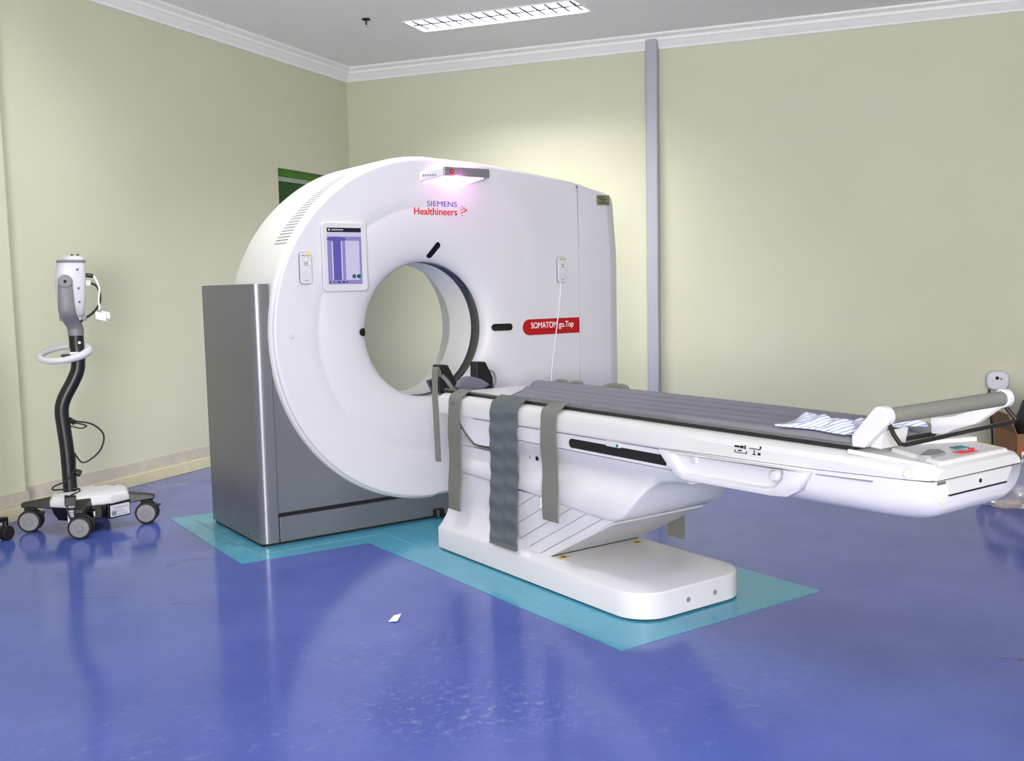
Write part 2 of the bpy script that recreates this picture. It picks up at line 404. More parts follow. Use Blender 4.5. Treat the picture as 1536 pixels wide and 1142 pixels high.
LBL = ['louvred fluorescent ceiling light in view above the scanner', 'louvred ceiling light above the scanner\'s left side, out of view', 'louvred ceiling light over the left of the room near the viewer',
       'louvred ceiling light behind the viewer']
for (a, b, on), lb in zip(LAMPS, LBL): fixture(a, b, P_TUBE*on, lb, lb is LBL[0])
sp = empty('ceiling_sprinkler', Vector((.657, 1.822, CEIL)), 'small dark sprinkler head on the ceiling left of the light', 'sprinkler')
MB().lathe([(.004, .0), (.028, -.002), (.03, -.008), (.012, -.014)], sp.location, (0, 0, 1)).done('rose', 'black', sp)
MB().cyl(sp.location-Vector((0, 0, .012)), sp.location-Vector((0, 0, .05)), .007).done('nozzle', 'brown', sp)
MB().lathe([(.016, -.048), (.017, -.053), (.006, -.056)], sp.location, (0, 0, 1)).done('deflector', 'beige_plug', sp)
# ------------------------------------------------------------------ CT scanner
ct = empty('ct_scanner', Vector((0, .3, 0)), 'large white ring-shaped CT scanner gantry with silver left side panel', 'CT scanner')
CZ = 1.0; YF = -.04
def ztop(x):
    P = [(-.3, 1.86), (0, 1.884), (.303, 1.872), (.65, 1.838), (.998, 1.792), (1.33, 1.733)]
    for (x0, z0), (x1, z1) in zip(P[:-1], P[1:]):
        if x <= x1: return z0+(z1-z0)*(x-x0)/(x1-x0)
    return P[-1][1]
XS = .985
def rout(th, d):
    """outline radius of the cover, d = inset (negative) or growth"""
    c, s = math.cos(th), math.sin(th)
    rl = .852+.018*abs(s)**2+d
    if c <= 1e-6: return rl
    r = (XS)/c
    if s > 0:
        lo, hi = .3, 3.0
        for _ in range(40):
            m_ = (lo+hi)/2
            if CZ+m_*s < ztop(m_*c)-.014+d: lo = m_
            else: hi = m_
        r = min(r, lo)
    if s < 0: r = min(r, (.862+d)/-s)
    return r
NT = 240
TH_ = [2*PI*k/NT for k in range(NT)]
def ring(r_of, y): return [Vector((r_of(t)*math.cos(t), y, CZ+r_of(t)*math.sin(t))) for t in TH_]
# front cover: flared mouth, step ring, rounded outer edge
prof = [(.349, .035), (.350, .022), (.356, .008), (.370, -.006), (.392, -.018), (.425, -.028), (.47, -.0345), (.54, -.038), (.618, YF+.0005)]
rings = [ring(lambda t, r=r: r, y) for r, y in prof]
def gw(t): return .5-.5*math.cos(t) if False else max(0., min(1., .35-math.cos(t)*1.2))    # step ring fades out to the right
def cw(t): return max(0., min(1., (math.cos(t)-.15)*4))*max(0., min(1., (math.sin(t)-.35)*4))   # crease of the upper right shoulder
def ring2(r_of, y_of): return [Vector((r_of(t)*math.cos(t), y_of(t), CZ+r_of(t)*math.sin(t))) for t in TH_]
rings += [ring2(lambda t: .626, lambda t: YF+.0003+.003*gw(t)), ring(lambda t: .634, YF-.0002)]
for f in (.3, .6): rings.append(ring(lambda t, f=f: .634+(min(.915, rout(t, -.022))-.634)*f, YF))
rings += [ring(lambda t: min(.915, rout(t, -.022)), YF), ring2(lambda t: min(.930, rout(t, -.017)), lambda t: YF+.006*cw(t)), ring2(lambda t: rout(t, -.012), lambda t: YF+.004*cw(t)), ring(lambda t: rout(t, -.005), YF+.003), ring(lambda t: rout(t, -.001), YF+.009), ring(lambda t: rout(t, 0), YF+.018)]
MB().loft(rings, cap=False).done('front_cover', 'cover_white', ct, angle=50)
# barrel and right-hand housing
def grow(d): return lambda t: rout(t, d)
MB().loft([ring(grow(-.001), YF+.016), ring(grow(.006), YF+.022), ring(grow(.012), YF+.034), ring(grow(.014), YF+.055), ring(grow(.014), .50), ring(grow(.006), .54), ring(grow(-.02), .565), ring(lambda t: .47, .575), ring(lambda t: .44, .57), ring(lambda t: .36, .36)], cap=False).done('housing', 'barrel_white', ct, angle=50)
# tunnel
def ann(name, m, pr): MB().lathe([(r, y) for r, y in pr], (0, 0, CZ), (0, 1, 0), n=NT//2, cap=False).done(name, m, ct, angle=40)
ann('scan_window', 'bore_band', [(.349, .034), (.352, .040), (.352, .118), (.349, .122)])
ann('tunnel_liner', 'tunnel', [(.349, .120), (.348, .126), (.348, .335), (.352, .352), (.362, .362)])
# right-hand side panel behind the seam
def side_x(z): return 1.296+.03*min(1, max(0, (1.74-z)/.35))
PR = []
for z in (.138, .4, .8, 1.2, 1.39, 1.5, 1.6): PR.append((side_x(z), z))
PR += [(1.296+.03*.2, 1.68), (1.292, 1.722), (1.27, ztop(1.27)-.008)]
for x in (1.2, 1.1, 1.0, .990): PR.append((x, ztop(x)))
PR.append((.990, .138))
inner = lambda dx, dz: [(x if x < 1.0 else x-dx*min(1, max(0, (x-.99)/.25)), z-dz if z > 1.5 else z) for x, z in PR]
MB().loft([[FACE(x, z, YF+.004) for x, z in inner(.105, .012)], [FACE(x, z, YF+.006) for x, z in inner(.095, .009)], [FACE(x, z, .012) for x, z in inner(.012, .003)], [FACE(x, z, .03) for x, z in inner(0, 0)], [FACE(x, z, .55) for x, z in inner(0, 0)], [FACE(x, z, .575) for x, z in inner(.03, .03)]]).done('right_panel', 'cover_white', ct, angle=22)
MB().prism([(.985, .15), (.990, .15), (.990, 1.772), (.985, 1.772)], FACE, YF+.006, .2).done('panel_seam', 'groove', ct, smooth=False)
# silver cabinet side, lower panel, plinth strip
pl = [(-.852, .0), (-.852, .70), (-.936, .70)]
for k in range(9):
    a = PI+PI/2*k/8; pl.append((-.936+.042+.042*math.cos(a), .042+.042*math.sin(a)))
MB().prism(pl, PLAN, .014, 1.25).done('side_panel', 'silver_paint', ct, angle=30)
MB().box(-.93, 1.2, .012, .68, .0, .014).done('base_frame', 'gap_black', ct, smooth=False)
MB().box(-.851, 1.25, .022, .2, .012, .17).done('shadow_gap', 'gap_black', ct, smooth=False)
MB().box(-.8455, 1.25, .0, .03, .014, .134).done('plinth_strip', 'silver_paint', ct, bevel=.002)
pp = [(-.8465, .150)]
a0 = math.acos(-.8465/.878) ; a1 = math.asin(-.85/.878)
N = 40; aS = PI+math.asin(.85/.878); 
pp.append((-.878*math.cos(math.asin(.85/.878)), .150))
for k in range(N+1):
    a = (PI+math.asin(.85/.878))+((2*PI-a0)-(PI+math.asin(.85/.878)))*k/N
    pp.append((.878*math.cos(a), CZ+.878*math.sin(a)))
for k in range(1, 8):
    z = CZ+.878*math.sin(2*PI-a0); pp.append((-.8465, z+(.16-z)*k/8)) if False else None
aE = 2*PI-a0
pp = [(-.8465, .153), (-.215, .153)]
for k in range(N+1):
    a = (1.5*PI-.245)+(PI+.10-(1.5*PI-.245))*k/N
    pp.append((max(-.8465, .862*math.cos(a)), CZ+.862*math.sin(a)))
MB().prism(pp, FACE, .010, .04).done('lower_panel', 'silver_paint', ct, smooth=False)
for x, y in ((-.937, .62), (-.937, .18)):
    MB().cyl((x+.002, y, .035), (x-.0015, y, .035), .006, n=12).done('screw', 'steel', ct)
MB().cyl((.03, -.012, .012), (.03, -.012, .05), .03).done('foot', 'black', ct)
# vent slots on the barrel shoulder
for k in range(26):
    a = math.radians(149.5-29.5*k/25); R = rout(a, .014)+.0002
    c, s = math.cos(a), math.sin(a)
    y0, y1 = .006, .006+.150-.075*(k/25)
    nrm = Vector((c, 0, s)); tg = Vector((-s, 0, c)); ctr = Vector((0, 0, CZ))+nrm*R
    T = lambda v: ctr+tg*v.x+nrm*v.z+Vector((0, v.y, 0))
    MB().box(-.0019, .0019, y0, y1, -.006, .0012, T).done('vent_slot', 'grey_mark', ct, smooth=False)
# status light bracket
BR = [Vector((-.05, YF+.004, 1.80)), Vector((.075, -.10, 1.822)), Vector((.335, -.10, 1.822)), Vector((.36, YF+.004, 1.812))]
BL = [Vector((-.05, YF+.004, 1.752)), Vector((.065, -.10, 1.785)), Vector((.335, -.10, 1.785)), Vector((.24, YF+.004, 1.748))]
lb = MB().loft([BL, BR]).done('light_bracket', 'white_plastic', ct, bevel=.004)
MB().box(.062, .338, -.112, -.098, 1.781, 1.826).done('bracket_bar', 'silver_bar', lb, bevel=.004)
MB().cyl((.105, -.1115, 1.803), (.105, -.1155, 1.803), .013).done('button', 'red_plate', lb)
MB().cyl((.105, -.1152, 1.803), (.105, -.1165, 1.803), .006).done('button_cap', 'silver_bar', lb)
gu = [p.copy() for p in BR]; cu_ = sum(gu, Vector())/4; gu = [cu_+(p-cu_)*.8+Vector((0, .0, .001)) for p in gu]
MB().loft([gu, [p+Vector((0, 0, .004)) for p in gu]]).done('light_lens', 'pink_glow', lb, smooth=False)
g = [p.copy() for p in BL]; cen = sum(g, Vector())/4; g = [cen+(p-cen)*.86-Vector((0, 0, .003)) for p in g]
MB().loft([[p-Vector((0, 0, .004)) for p in g], g]).done('light_lens', 'pink_glow', lb, smooth=False)
pk = bpy.data.lights.new('pink_light', 'POINT'); pk.energy = 1.6; pk.color = (1, .22, .70); pk.shadow_soft_size = .004
for pz, py, pe in ((1.760, -.125, .55), (1.85, -.09, .2)):
    pd = pk.copy(); pd.energy = pe; po = bpy.data.objects.new('pink_light', pd); COL.objects.link(po); po.location = (.15, py, pz); po.parent = lb
bd = Vector((.115, -.064, .006)).normalized()
for k in range(6):
    q0 = Vector((-.03, YF-.0095, 1.777))+bd*(.012*k); q1 = q0+bd*.008; dz = Vector((0, 0, .010)); dy = Vector((0, -.0012, 0))
    MB().loft([[q0, q1, q1+dz, q0+dz], [q0+dy, q1+dy, q1+dz+dy, q0+dz+dy]]).done('bracket_print', 'grey_mark', lb, smooth=False)
# display
dp = MB().prism(rrect(.238, .332, .022, cx=-.479, cy=1.373), FACE, YF-.018, YF+.004).done('display_bezel', 'white_plastic', ct, bevel=.005)
YS = YF-.0182
def scr(name, x0, x1, z0, z1, m, lay=1): return MB().box(x0, x1, YS-.0006*lay, YS, z0, z1).done(name, m, dp, smooth=False)
SX0, SX1, SZ0, SZ1 = -.572, -.392, 1.242, 1.512
scr('screen', SX0, SX1, SZ0, SZ1, 'screen_bg')
scr('screen_header', SX0, SX1, SZ1-.021, SZ1, 'screen_dark', 2)
scr('screen_room_wall', -.41, SX1, SZ0+.02, SZ1-.021, 'screen_grey', 2) if False else None
scr('screen_image_top', SX0, SX1, 1.47, SZ1-.021, 'screen_light', 2)
scr('screen_image_top', -.478, SX1-.012, 1.262, 1.45, 'screen_light', 2)
MB().prism([(-.525+.05*math.cos(2*PI*k/28), 1.458+.011*math.sin(2*PI*k/28)) for k in range(28)], FACE, YS-.0026, YS).done('screen_ring', 'screen_mid', dp, smooth=False)
scr('screen_band', -.548, -.497, 1.262, 1.455, 'screen_mid', 3)
scr('screen_line', -.5495, -.5435, 1.262, 1.452, 'screen_light', 4); scr('screen_line', -.5015, -.4955, 1.262, 1.452, 'screen_light', 4)
scr('screen_footer', SX0, SX1, SZ0, 1.26, 'screen_bg', 4)
for x, m in ((-.436, 'screen_grey'), (-.411, 'screen_green')):
    MB().cyl((x, YS, 1.279), (x, YS-.0034, 1.279), .0105).done('screen_button', m, dp)
for k in range(9): scr('screen_title', -.548+.007*k, -.543+.007*k, 1.499, 1.505, 'screen_light', 3)
for k, w_ in enumerate((.006, .004, .012, .014, .006)): scr('screen_text', -.566+.022*k, -.566+.022*k+w_, 1.248, 1.255, 'screen_dark', 5)
MB().box(-.565, -.556, YS-.002, YS, 1.497, 1.507).done('screen_icon', 'screen_light', dp, smooth=False)
# printed names
YP = YF-.0006
text('maker_name', 'SIEMENS', 'blue_print', ct, (-.003, YP, 1.6305), (1, 0, 0), (0, 0, 1), w=.180, h=.027, bold=.0)
text('maker_subname', 'Healthineers', 'red_print', ct, (-.080, YP, 1.5865), (1, 0, 0), (0, 0, 1), w=.257, h=.036, bold=.012)
for dx, dz, r in ((0, 0, .0026), (.0, .013, .003), (.0, -.013, .003), (.012, .022, .0035), (.012, .006, .0042), (.012, -.010, .0042), (.012, -.024, .0035), (.024, .013, .005), (.024, -.004, .005), (.036, .004, .0062)):
    MB().cyl((.196+dx, YF, 1.612+dz), (.196+dx, YF-.001, 1.612+dz), r, n=12).done('logo_dot', 'red_print', ct)
rp = []
for k in range(13):
    a = PI/2+PI*k/12; rp.append((.628+.044*math.cos(a), .986+.044*math.sin(a)))
rp += [(XS-.001, .942), (XS-.001, 1.030)]
MB().prism(rp, FACE, YF-.002, YF+.002).done('model_plate', 'red_plate', ct, bevel=.001)
text('model_name', 'SOMATOM go.Top', 'white_print', ct, (.640, YF-.0028, .968), (1, 0, 0), (0, 0, 1), w=.30, h=.044, bold=.01)
st = MB().box(1.128, 1.224, YF+.001, YF+.0045, 1.668, 1.726).done('rating_sticker', 'label_green', ct, smooth=False)
for z, x0, x1 in ((1.714, 1.134, 1.19), (1.702, 1.145, 1.20), (1.691, 1.16, 1.19), (1.68, 1.14, 1.215)):
    MB().box(x0, x1, YF+.0002, YF+.001, z-.002, z+.002).done('sticker_print', 'screen_dark', st, smooth=False)
# laser windows
def cover_y(r):
    for (r0, y0), (r1, y1) in zip(prof[:-1], prof[1:]):
        if r <= r1: return y0+(y1-y0)*max(0, (r-r0))/(r1-r0)
    return YF
def pill(name, cx, cz, w, h, ang, bend=0.):
    ca, sa = math.cos(ang), math.sin(ang); P = []
    for u, v in rrect(w, h, min(w, h)/2-.001, n=7):
        v += bend*(u/w)**2*4; P.append((cx+u*ca-v*sa, cz+u*sa+v*ca))
    Y_ = [cover_y(math.hypot(x, z-CZ)) for x, z in P]
    return MB().loft([[FACE(x, z, y-.0075) for (x, z), y in zip(P, Y_)], [FACE(x, z, y+.02) for (x, z), y in zip(P, Y_)]]).done(name, 'black_gloss', ct, smooth=False)
lw = pill('laser_window', .452, .994, .122, .038, 0); pill('laser_window', .040, 1.405, .094, .030, math.radians(52), .006)
pill('laser_window', -.377, 1.003, .045, .040, 0)
MB().box(.415, .47, -.036, -.02, .9925, .9955).done('laser_slit', 'label_green', lw, smooth=False) if False else None
MB().prism([(.665+.052*math.cos(2*PI*k/40), 1.365+.058*math.sin(2*PI*k/40)) for k in range(40)], FACE, YF-.0022, YF+.002).done('speaker_cap', 'cover_white', ct, bevel=.0018)
MB().cyl((-.765, YF, 1.002), (-.765, YF-.006, 1.002), .012).done('knob', 'white_plastic', ct, bevel=.003)
# ------------------------------------------------------------------ remotes clipped to the gantry
def remote(x0, x1, z0, z1, label, y):
    cx, cz, w, h = (x0+x1)/2, (z0+z1)/2, x1-x0, z1-z0
    t = empty('remote_control', Vector((cx, y, z0)), label, 'remote control', 'remotes clipped to the scanner front')
    b = MB().prism(rrect(w, h, .014, cx=cx, cz=0) if False else rrect(w, h, .014, cx=cx, cy=cz), FACE, y-.016, y).done('body', 'white_plastic', t, bevel=.003)
    MB().prism(rrect(w+.004, h+.004, .016, cx=cx, cy=cz), FACE, y-.006, y-.001).done('cradle', 'grey_mark', t)
    yb = y-.016
    MB().box(cx+.0, cx+.021, yb-.001, yb, z1-.018, z1-.009).done('stop_label', 'yellow', t, smooth=False)
    MB().box(cx-.021, cx-.004, yb-.001, yb, z1-.016, z1-.011).done('print', 'grey_mark', t, smooth=False)
    MB().cyl((cx, yb, cz+.022), (cx, yb-.0015, cz+.022), .0105).done('pad', 'grey_mark', t)
    MB().cyl((cx, yb-.001, cz+.022), (cx, yb-.0025, cz+.022), .0085).done('pad_cap', 'white_plastic', t)
    MB().cyl((cx, yb-.002, cz+.022), (cx, yb-.0035, cz+.022), .0028).done('pad_dot', 'gap_black', t)
    for dx, dz in ((0, .042), (-.021, .022), (.021, .022), (0, .003), (-.014, -.012), (.014, -.012)):
        MB().cyl((cx+dx, yb, cz+dz), (cx+dx, yb-.0015, cz+dz), .0032, n=10).done('button', 'lamp_white', t)
    MB().box(cx-.008, cx+.008, yb-.0008, yb, z0+.014, z0+.018).done('print', 'grey_mark', t, smooth=False)
    return t
remote(-.712, -.654, 1.246, 1.393, 'white remote control without a cord, clipped left of the display', YF-.001)
r2 = remote(.827, .886, 1.229, 1.372, 'white remote control with a dangling white cord, above the red plate', YF-.001)
cordp = spline([(.846, YF-.010, 1.23), (.835, YF-.012, 1.12), (.81, YF-.014, .98), (.785, YF-.018, .86), (.765, YF-.02, .74), (.76, YF-.02, .6)], 6)
MB().tube(cordp, .0032, 8).done('cord', 'cable_white', r2)
# ------------------------------------------------------------------ patient table
tb = empty('patient_table', Vector((0, -1.2, 0)), 'long white scanner table on a low rounded plinth, in front of the bore', 'patient table')
def rounded_plan(x0, x1, y0, y1, r0, r1, n=8):
    """plan outline; r0 at the y1 (gantry) end, r1 at the y0 (foot) end"""
    out = []
    for cx, cy, a0, r in ((x1-r0, y1-r0, 0, r0), (x0+r0, y1-r0, 90, r0), (x0+r1, y0+r1, 180, r1), (x1-r1, y0+r1, 270, r1)):
        for k in range(n+1):
            a = math.radians(a0+90*k/n); out.append((cx+r*math.cos(a), cy+r*math.sin(a)))
    return out
def plan_loft(specs): return MB().loft([[Vector((x, y, z)) for x, y in rounded_plan(*s)] for s, z in specs])
plan_loft([((-.28, .28, -1.915, -.545, .012, .12), .004), ((-.28, .28, -1.915, -.545, .012, .12), .01)]).done('plinth_base', 'gap_black', tb)
plan_loft([((-.29, .29, -1.925, -.535, .012, .13), .009), ((-.29, .29, -1.925, -.535, .012, .13), .098), ((-.287, .287, -1.921, -.537, .012, .127), .105), ((-.280, .280, -1.914, -.541, .012, .12), .108),
           ((-.235, .235, -1.83, -.56, .012, .09), .121), ((-.225, .225, -1.82, -.565, .012, .085), .123)]).done('plinth', 'white_plastic', tb, angle=28)
for x in (-.05, .09):
    MB().cyl((x, -1.922, .052), (x, -1.9262, .052), .010, n=14).done('plinth_plug', 'grey_mark', tb)
for x, y in ((-.205, -1.385), (.18, -1.40)):
    MB().prism([(x-.03, y-.012), (x+.03, y-.012), (x, y+.03)], PLAN, .1225, .124).done('warning_sticker', 'yellow', tb, smooth=False)
    MB().prism([(x-.012, y-.006), (x+.012, y-.006), (x, y+.014)], PLAN, .124, .1246).done('warning_mark', 'gap_black', tb, smooth=False)
# flared foot of the column at the gantry end
def flare(y_front):
    specs = []
    for t in [k/8 for k in range(9)]:
        z = .107+.17*t; e = (1-t)**2.4
        specs.append(((-.236-.048*e, .236+.048*e, -.98-.30*e, -.565+.028*e, .012, .05), z))
    specs.append(((-.236, .236, -.98, -.565, .012, .05), .50))
    return plan_loft(specs)
flare(0).done('column_foot', 'white_plastic', tb, angle=60)
# slanted bellows segments of the lift
def slant(y, z): return y-(z-.119)*1.84
edges = [-.62, -.80, -.93, -1.06, -1.165, -1.265, -1.33]
for k in range(len(edges)-1):
    ya, yb = edges[k], edges[k+1]; g = .002
    w = .238-.0008*(k % 2)
    q = [(ya-g, .119), (slant(ya-g, .36), .36), (slant(yb+g, .36), .36), (yb+g, .119)]
    MB().prism(q, SIDE, -w, w).done('bellows_segment', 'white_plastic', tb, bevel=.0015)
MB().prism([(-.63, .118), (slant(-.63, .355), .355), (slant(-1.318, .355), .355), (-1.318, .118)], SIDE, -.234, .234).done('bellows_core', 'grey_mark', tb, smooth=False)
MB().prism([(-1.331, .125), (slant(-1.331, .33), .33), (slant(-1.331, .33)-.006, .325), (-1.338, .123)], SIDE, -.238, .238).done('bellows_end', 'deck_white', tb, smooth=False)
MB().box(-.23, .23, -1.345, -1.30, .112, .127).done('lift_gap', 'gap_black', tb, smooth=False)
# saddle shell over the bellows: S-curved foot end, waisted flanks
S_prof = [(-.60, .60), (-.60, .40), (-.66, .372), (-.90, .366), (-1.165, .362), (-1.45, .345), (-1.62, .334), (-1.70, .334), (-1.745, .340), (-1.778, .355), (-1.805, .378), (-1.836, .415), (-1.865, .452), (-1.90, .487), (-1.95, .512), (-2.03, .526), (-2.10, .530), (-2.10, .60)]
def sx(z, y):
    f = .249-.034*math.exp(-((z-.50)/.055)**2)
    return f-.012*max(0, min(1, (z-.55)/.02))*0
def saddle():
    mb = MB(); cols = []
    ys = [p[0] for p in S_prof[1:-1]]
    bot = S_prof[1:-1]
    NZ = 14; rings = []
    for y, zb in bot:
        r = []
        zs = [(zb, .016), (zb+.003, .008), (zb+.008, .003), (zb+.016, 0), (zb+.040, 0)]
        zs += [(zb+.040+(.574-zb-.040)*k/NZ, 0) for k in range(1, NZ+1)]
        for z, ins in zs: r.append(Vector((-sx(z, y)+ins, y, z)))
        for z, ins in reversed(zs): r.append(Vector((sx(z, y)-ins, y, z)))
        rings.append(r)
    return mb.loft(rings)
saddle().done('saddle_shell', 'white_plastic', tb, angle=40)
for x, r in ((-1.23, .010), (-1.28, .011)):
    MB().cyl((-.205, x, .508), (-.2185, x, .508), r, n=14).done('socket_hole', 'gap_black', tb)
MB().box(-.2178, -.205, -1.183, -1.178, .502, .517).done('socket_mark', 'grey_mark', tb, smooth=False)
# side frame (slot zone) under the deck
def zseam(y): 
    P = [(-.48, .637), (-.8, .640), (-2.0, .650), (-2.6, .662), (-3.0, .676)]
    for (y0, z0), (y1, z1) in zip(P[:-1], P[1:]):
        if y >= y1: return z0+(z1-z0)*(y-y0)/(y1-y0)
    return P[-1][1]
MB().prism([(-.655, zseam(-.6)+.004), (-.69, .60), (-.735, .56), (-.80, .522), (-.84, .518), (-.95, .520), (-1.0, .575), (-2.06, .575), (-2.06, zseam(-2.06)+.004)], SIDE, -.246, .246).done('side_frame', 'cover_white', tb, bevel=.006)
MB().prism([(-.662, .635), (-.695, .598), (-.74, .557), (-.80, .520), (-.84, .5145), (-.95, .5155), (-.95, .511), (-.84, .510), (-.795, .5155), (-.733, .553), (-.688, .595), (-.656, .632)], SIDE, -.2475, .2475).done('frame_edging', 'rail_grey', tb, smooth=False)
MB().prism([(y, z) for y, z in rrect(.62, .036, .017, cx=-1.79, cy=.606)], SIDE, -.2472, -.23).done('rail_slot', 'gap_black', tb, smooth=False)
MB().prism([(-.80, .632), (-.80, .636), (-1.98, .645), (-1.98, .641)], SIDE, -.2475, -.24).done('trim_line', 'grey_mark', tb, smooth=False)
MB().box(-.2485, -.24, -1.78, -1.70, .620, .642).done('latch_tab', 'white_plastic', tb, bevel=.002)
MB().cyl((-.248, -1.765, .628), (-.2505, -1.765, .628), .006, n=12).done('latch_screw', 'teal_print', tb)
lt = MB().box(-.2488, -.24, -2.06, -2.02, .588, .612).done('slot_tag', 'paper', tb, smooth=False)
MB().box(-.2494, -.2487, -2.04, -2.026, .594, .606).done('tag_print', 'red_plate', lt, smooth=False)
# hull of the foot half
def half_w(y):
    if y > -2.5: return .250
    return .250-.016*((-2.5-y)/.5)**1.5
def hull_ring(y, zb, r, w, zt):
    pts = []
    for k in range(9):
        a = math.radians(180+90*k/8); pts.append((-w+r+r*math.cos(a), zb+r*.85+r*.85*math.sin(a)))
    for k in range(9):
        a = math.radians(270+90*k/8); pts.append((w-r+r*math.cos(a), zb+r*.85+r*.85*math.sin(a)))
    pts += [(w, zt), (-w, zt)]
    return [Vector((x, y, z)) for x, z in pts]
HB = [(-2.03, .600, .03, -.004), (-2.06, .575, .04, -.002), (-2.11, .552, .06, 0), (-2.3, .549, .07, 0), (-2.6, .549, .075, 0), (-2.85, .551, .08, 0), (-2.92, .555, .085, 0), (-2.955, .562, .088, 0), (-2.98, .574, .09, -.001), (-2.995, .590, .09, -.003), (-3.0, .600, .09, -.010)]
MB().loft([hull_ring(y, zb, r, half_w(y)+dw, zseam(y)-.001) for y, zb, r, dw in HB]).done('foot_hull', 'white_plastic', tb, angle=40)
# deck cover
def deck_ring(y, dw=0, dz=0):
    w = half_w(y)+.004+dw; zs = zseam(y)+.0015
    zt = .7265-(.014*max(0, (-2.72-y)/.3) if y < -2.72 else 0)+dz
    h = [(-w, zs), (-w-.001, zt-.03), (-w+.006, zt-.014), (-w+.022, zt-.004), (-w+.04, zt)]
    return [Vector((x, y, z)) for x, z in h]+[Vector((-x, y, z)) for x, z in reversed(h)]
MB().loft([deck_ring(-.498, -.03, -.014), deck_ring(-.505, -.012, -.004), deck_ring(-.52)]+[deck_ring(-.52-k*.1) for k in range(1, 24)]+[deck_ring(-2.9), deck_ring(-2.95, -.003), deck_ring(-2.99, -.012, -.002), deck_ring(-3.005, -.026, -.008)]).done('deck_cover', 'deck_white', tb, angle=25)
MB().prism([(y, z) for y in (-.52,) for z in (0,)] and [(-.52, zseam(-.52)-.004), (-2.99, zseam(-2.99)-.004), (-2.99, zseam(-2.99)+.004), (-.52, zseam(-.52)+.004)], SIDE, -.226, .226).done('deck_seam', 'screen_dark', tb, smooth=False)
MB().prism([(-2.64, .6475), (-2.64, .6505), (-2.83, .6565), (-2.83, .6535)], SIDE, -.2485, -.2).done('trim_line', 'grey_mark', tb, smooth=False)
# symbols printed on the deck side
sy = lambda y0, y1, z0, z1: MB().box(-.2562, -.25, y1, y0, z0, z1).done('deck_symbol', 'gap_black', tb, smooth=False)
for y0, y1, z0, z1 in ((-2.335, -2.355, .694, .700), (-2.358, -2.372, .693, .701), (-2.376, -2.381, .692, .703), (-2.335, -2.385, .677, .679), (-2.335, -2.338, .679, .686), (-2.382, -2.385, .679, .686), (-2.350, -2.365, .683, .687), (-2.395, -2.44, .696, .6985), (-2.438, -2.441, .699, .707), (-2.414, -2.417, .68, .694), (-2.409, -2.421, .678, .681), (-2.43, -2.44, .679, .687)): sy(y0, y1, z0, z1)
# grip tray on the flank
def grip():
    O = [(-2.005, .648), (-2.045, .61), (-2.09, .572), (-2.125, .560), (-2.50, .566), (-2.56, .572), (-2.60, .595), (-2.635, .655)]
    t = MB()
    # outer scoop: bowl profile with a floor set back
    rings = []
    for x, sc in ((-.246, 1.0), (-.278, 1.0)):
        rings.append([Vector((x, y, z)) for y, z in O])
    t.loft(rings)
    return t
gt = grip().done('grip_tray', 'white_plastic', tb, bevel=.008)
# hollow of the grip (darker pocket comes from its own depth)
bpy.context.view_layer.update()
cut = [(-2.06, .643), (-2.105, .592), (-2.135, .577), (-2.47, .583), (-2.515, .592), (-2.54, .62), (-2.55, .654)]
cc = MB().prism(cut, SIDE, -.30, -.254).done('tmp_cutter', 'white_plastic', None, bevel=.012)
md = gt.modifiers.new('cut', 'BOOLEAN'); md.object = cc; md.operation = 'DIFFERENCE'; md.solver = 'EXACT'
gt.modifiers.move(1, 0)
bpy.context.view_layer.update()
me = bpy.data.meshes.new_from_object(gt.evaluated_get(bpy.context.evaluated_depsgraph_get()))
gt.modifiers.clear(); gt.data = me
for p in me.polygons: p.use_smooth = True
me.set_sharp_from_angle(angle=math.radians(35))
bpy.data.objects.remove(cc)
MB().lathe([(.001, .012), (.014, .011), (.019, .004), (.02, 0)], (-.254, -2.50, .625), (-1, 0, 0), n=20, cap=False).done('grip_button', 'white_plastic', gt)
MB().lathe([(.001, .008), (.012, .007), (.017, 0)], (-.254, -2.16, .632), (-1, 0, 0), n=20, cap=False).done('grip_button', 'white_plastic', gt)
# foot end details
def endbox(name, x0, x1, z0, z1, m, d=.002, y=-3.0): return MB().box(x0, x1, y-d, y+.012, z0, z1).done(name, m, tb, bevel=.001)
dwr = MB().prism([(-.15, .632), (.14, .632), (.17, .672), (-.17, .672)], FACE, -3.004, -2.98).done('end_drawer', 'deck_white', tb, bevel=.002)
MB().box(-.15, .14, -3.0052, -2.99, .628, .632).done('drawer_gap', 'screen_dark', tb, smooth=False)
MB().cyl((.0, -3.003, .652), (.0, -3.0062, .652), .006, n=12).done('keyhole', 'gap_black', dwr)
endbox('vent_gap', -.205, -.165, .664, .672, 'rail_grey', .003)
MB().cyl((-.18, -2.99, .625), (-.18, -3.0035, .625), .014, n=18).done('plug', 'beige_plug', tb)
MB().cyl((-.22, -2.94, .692), (-.246, -2.94, .692), .013, n=18).done('plug', 'beige_plug', tb)
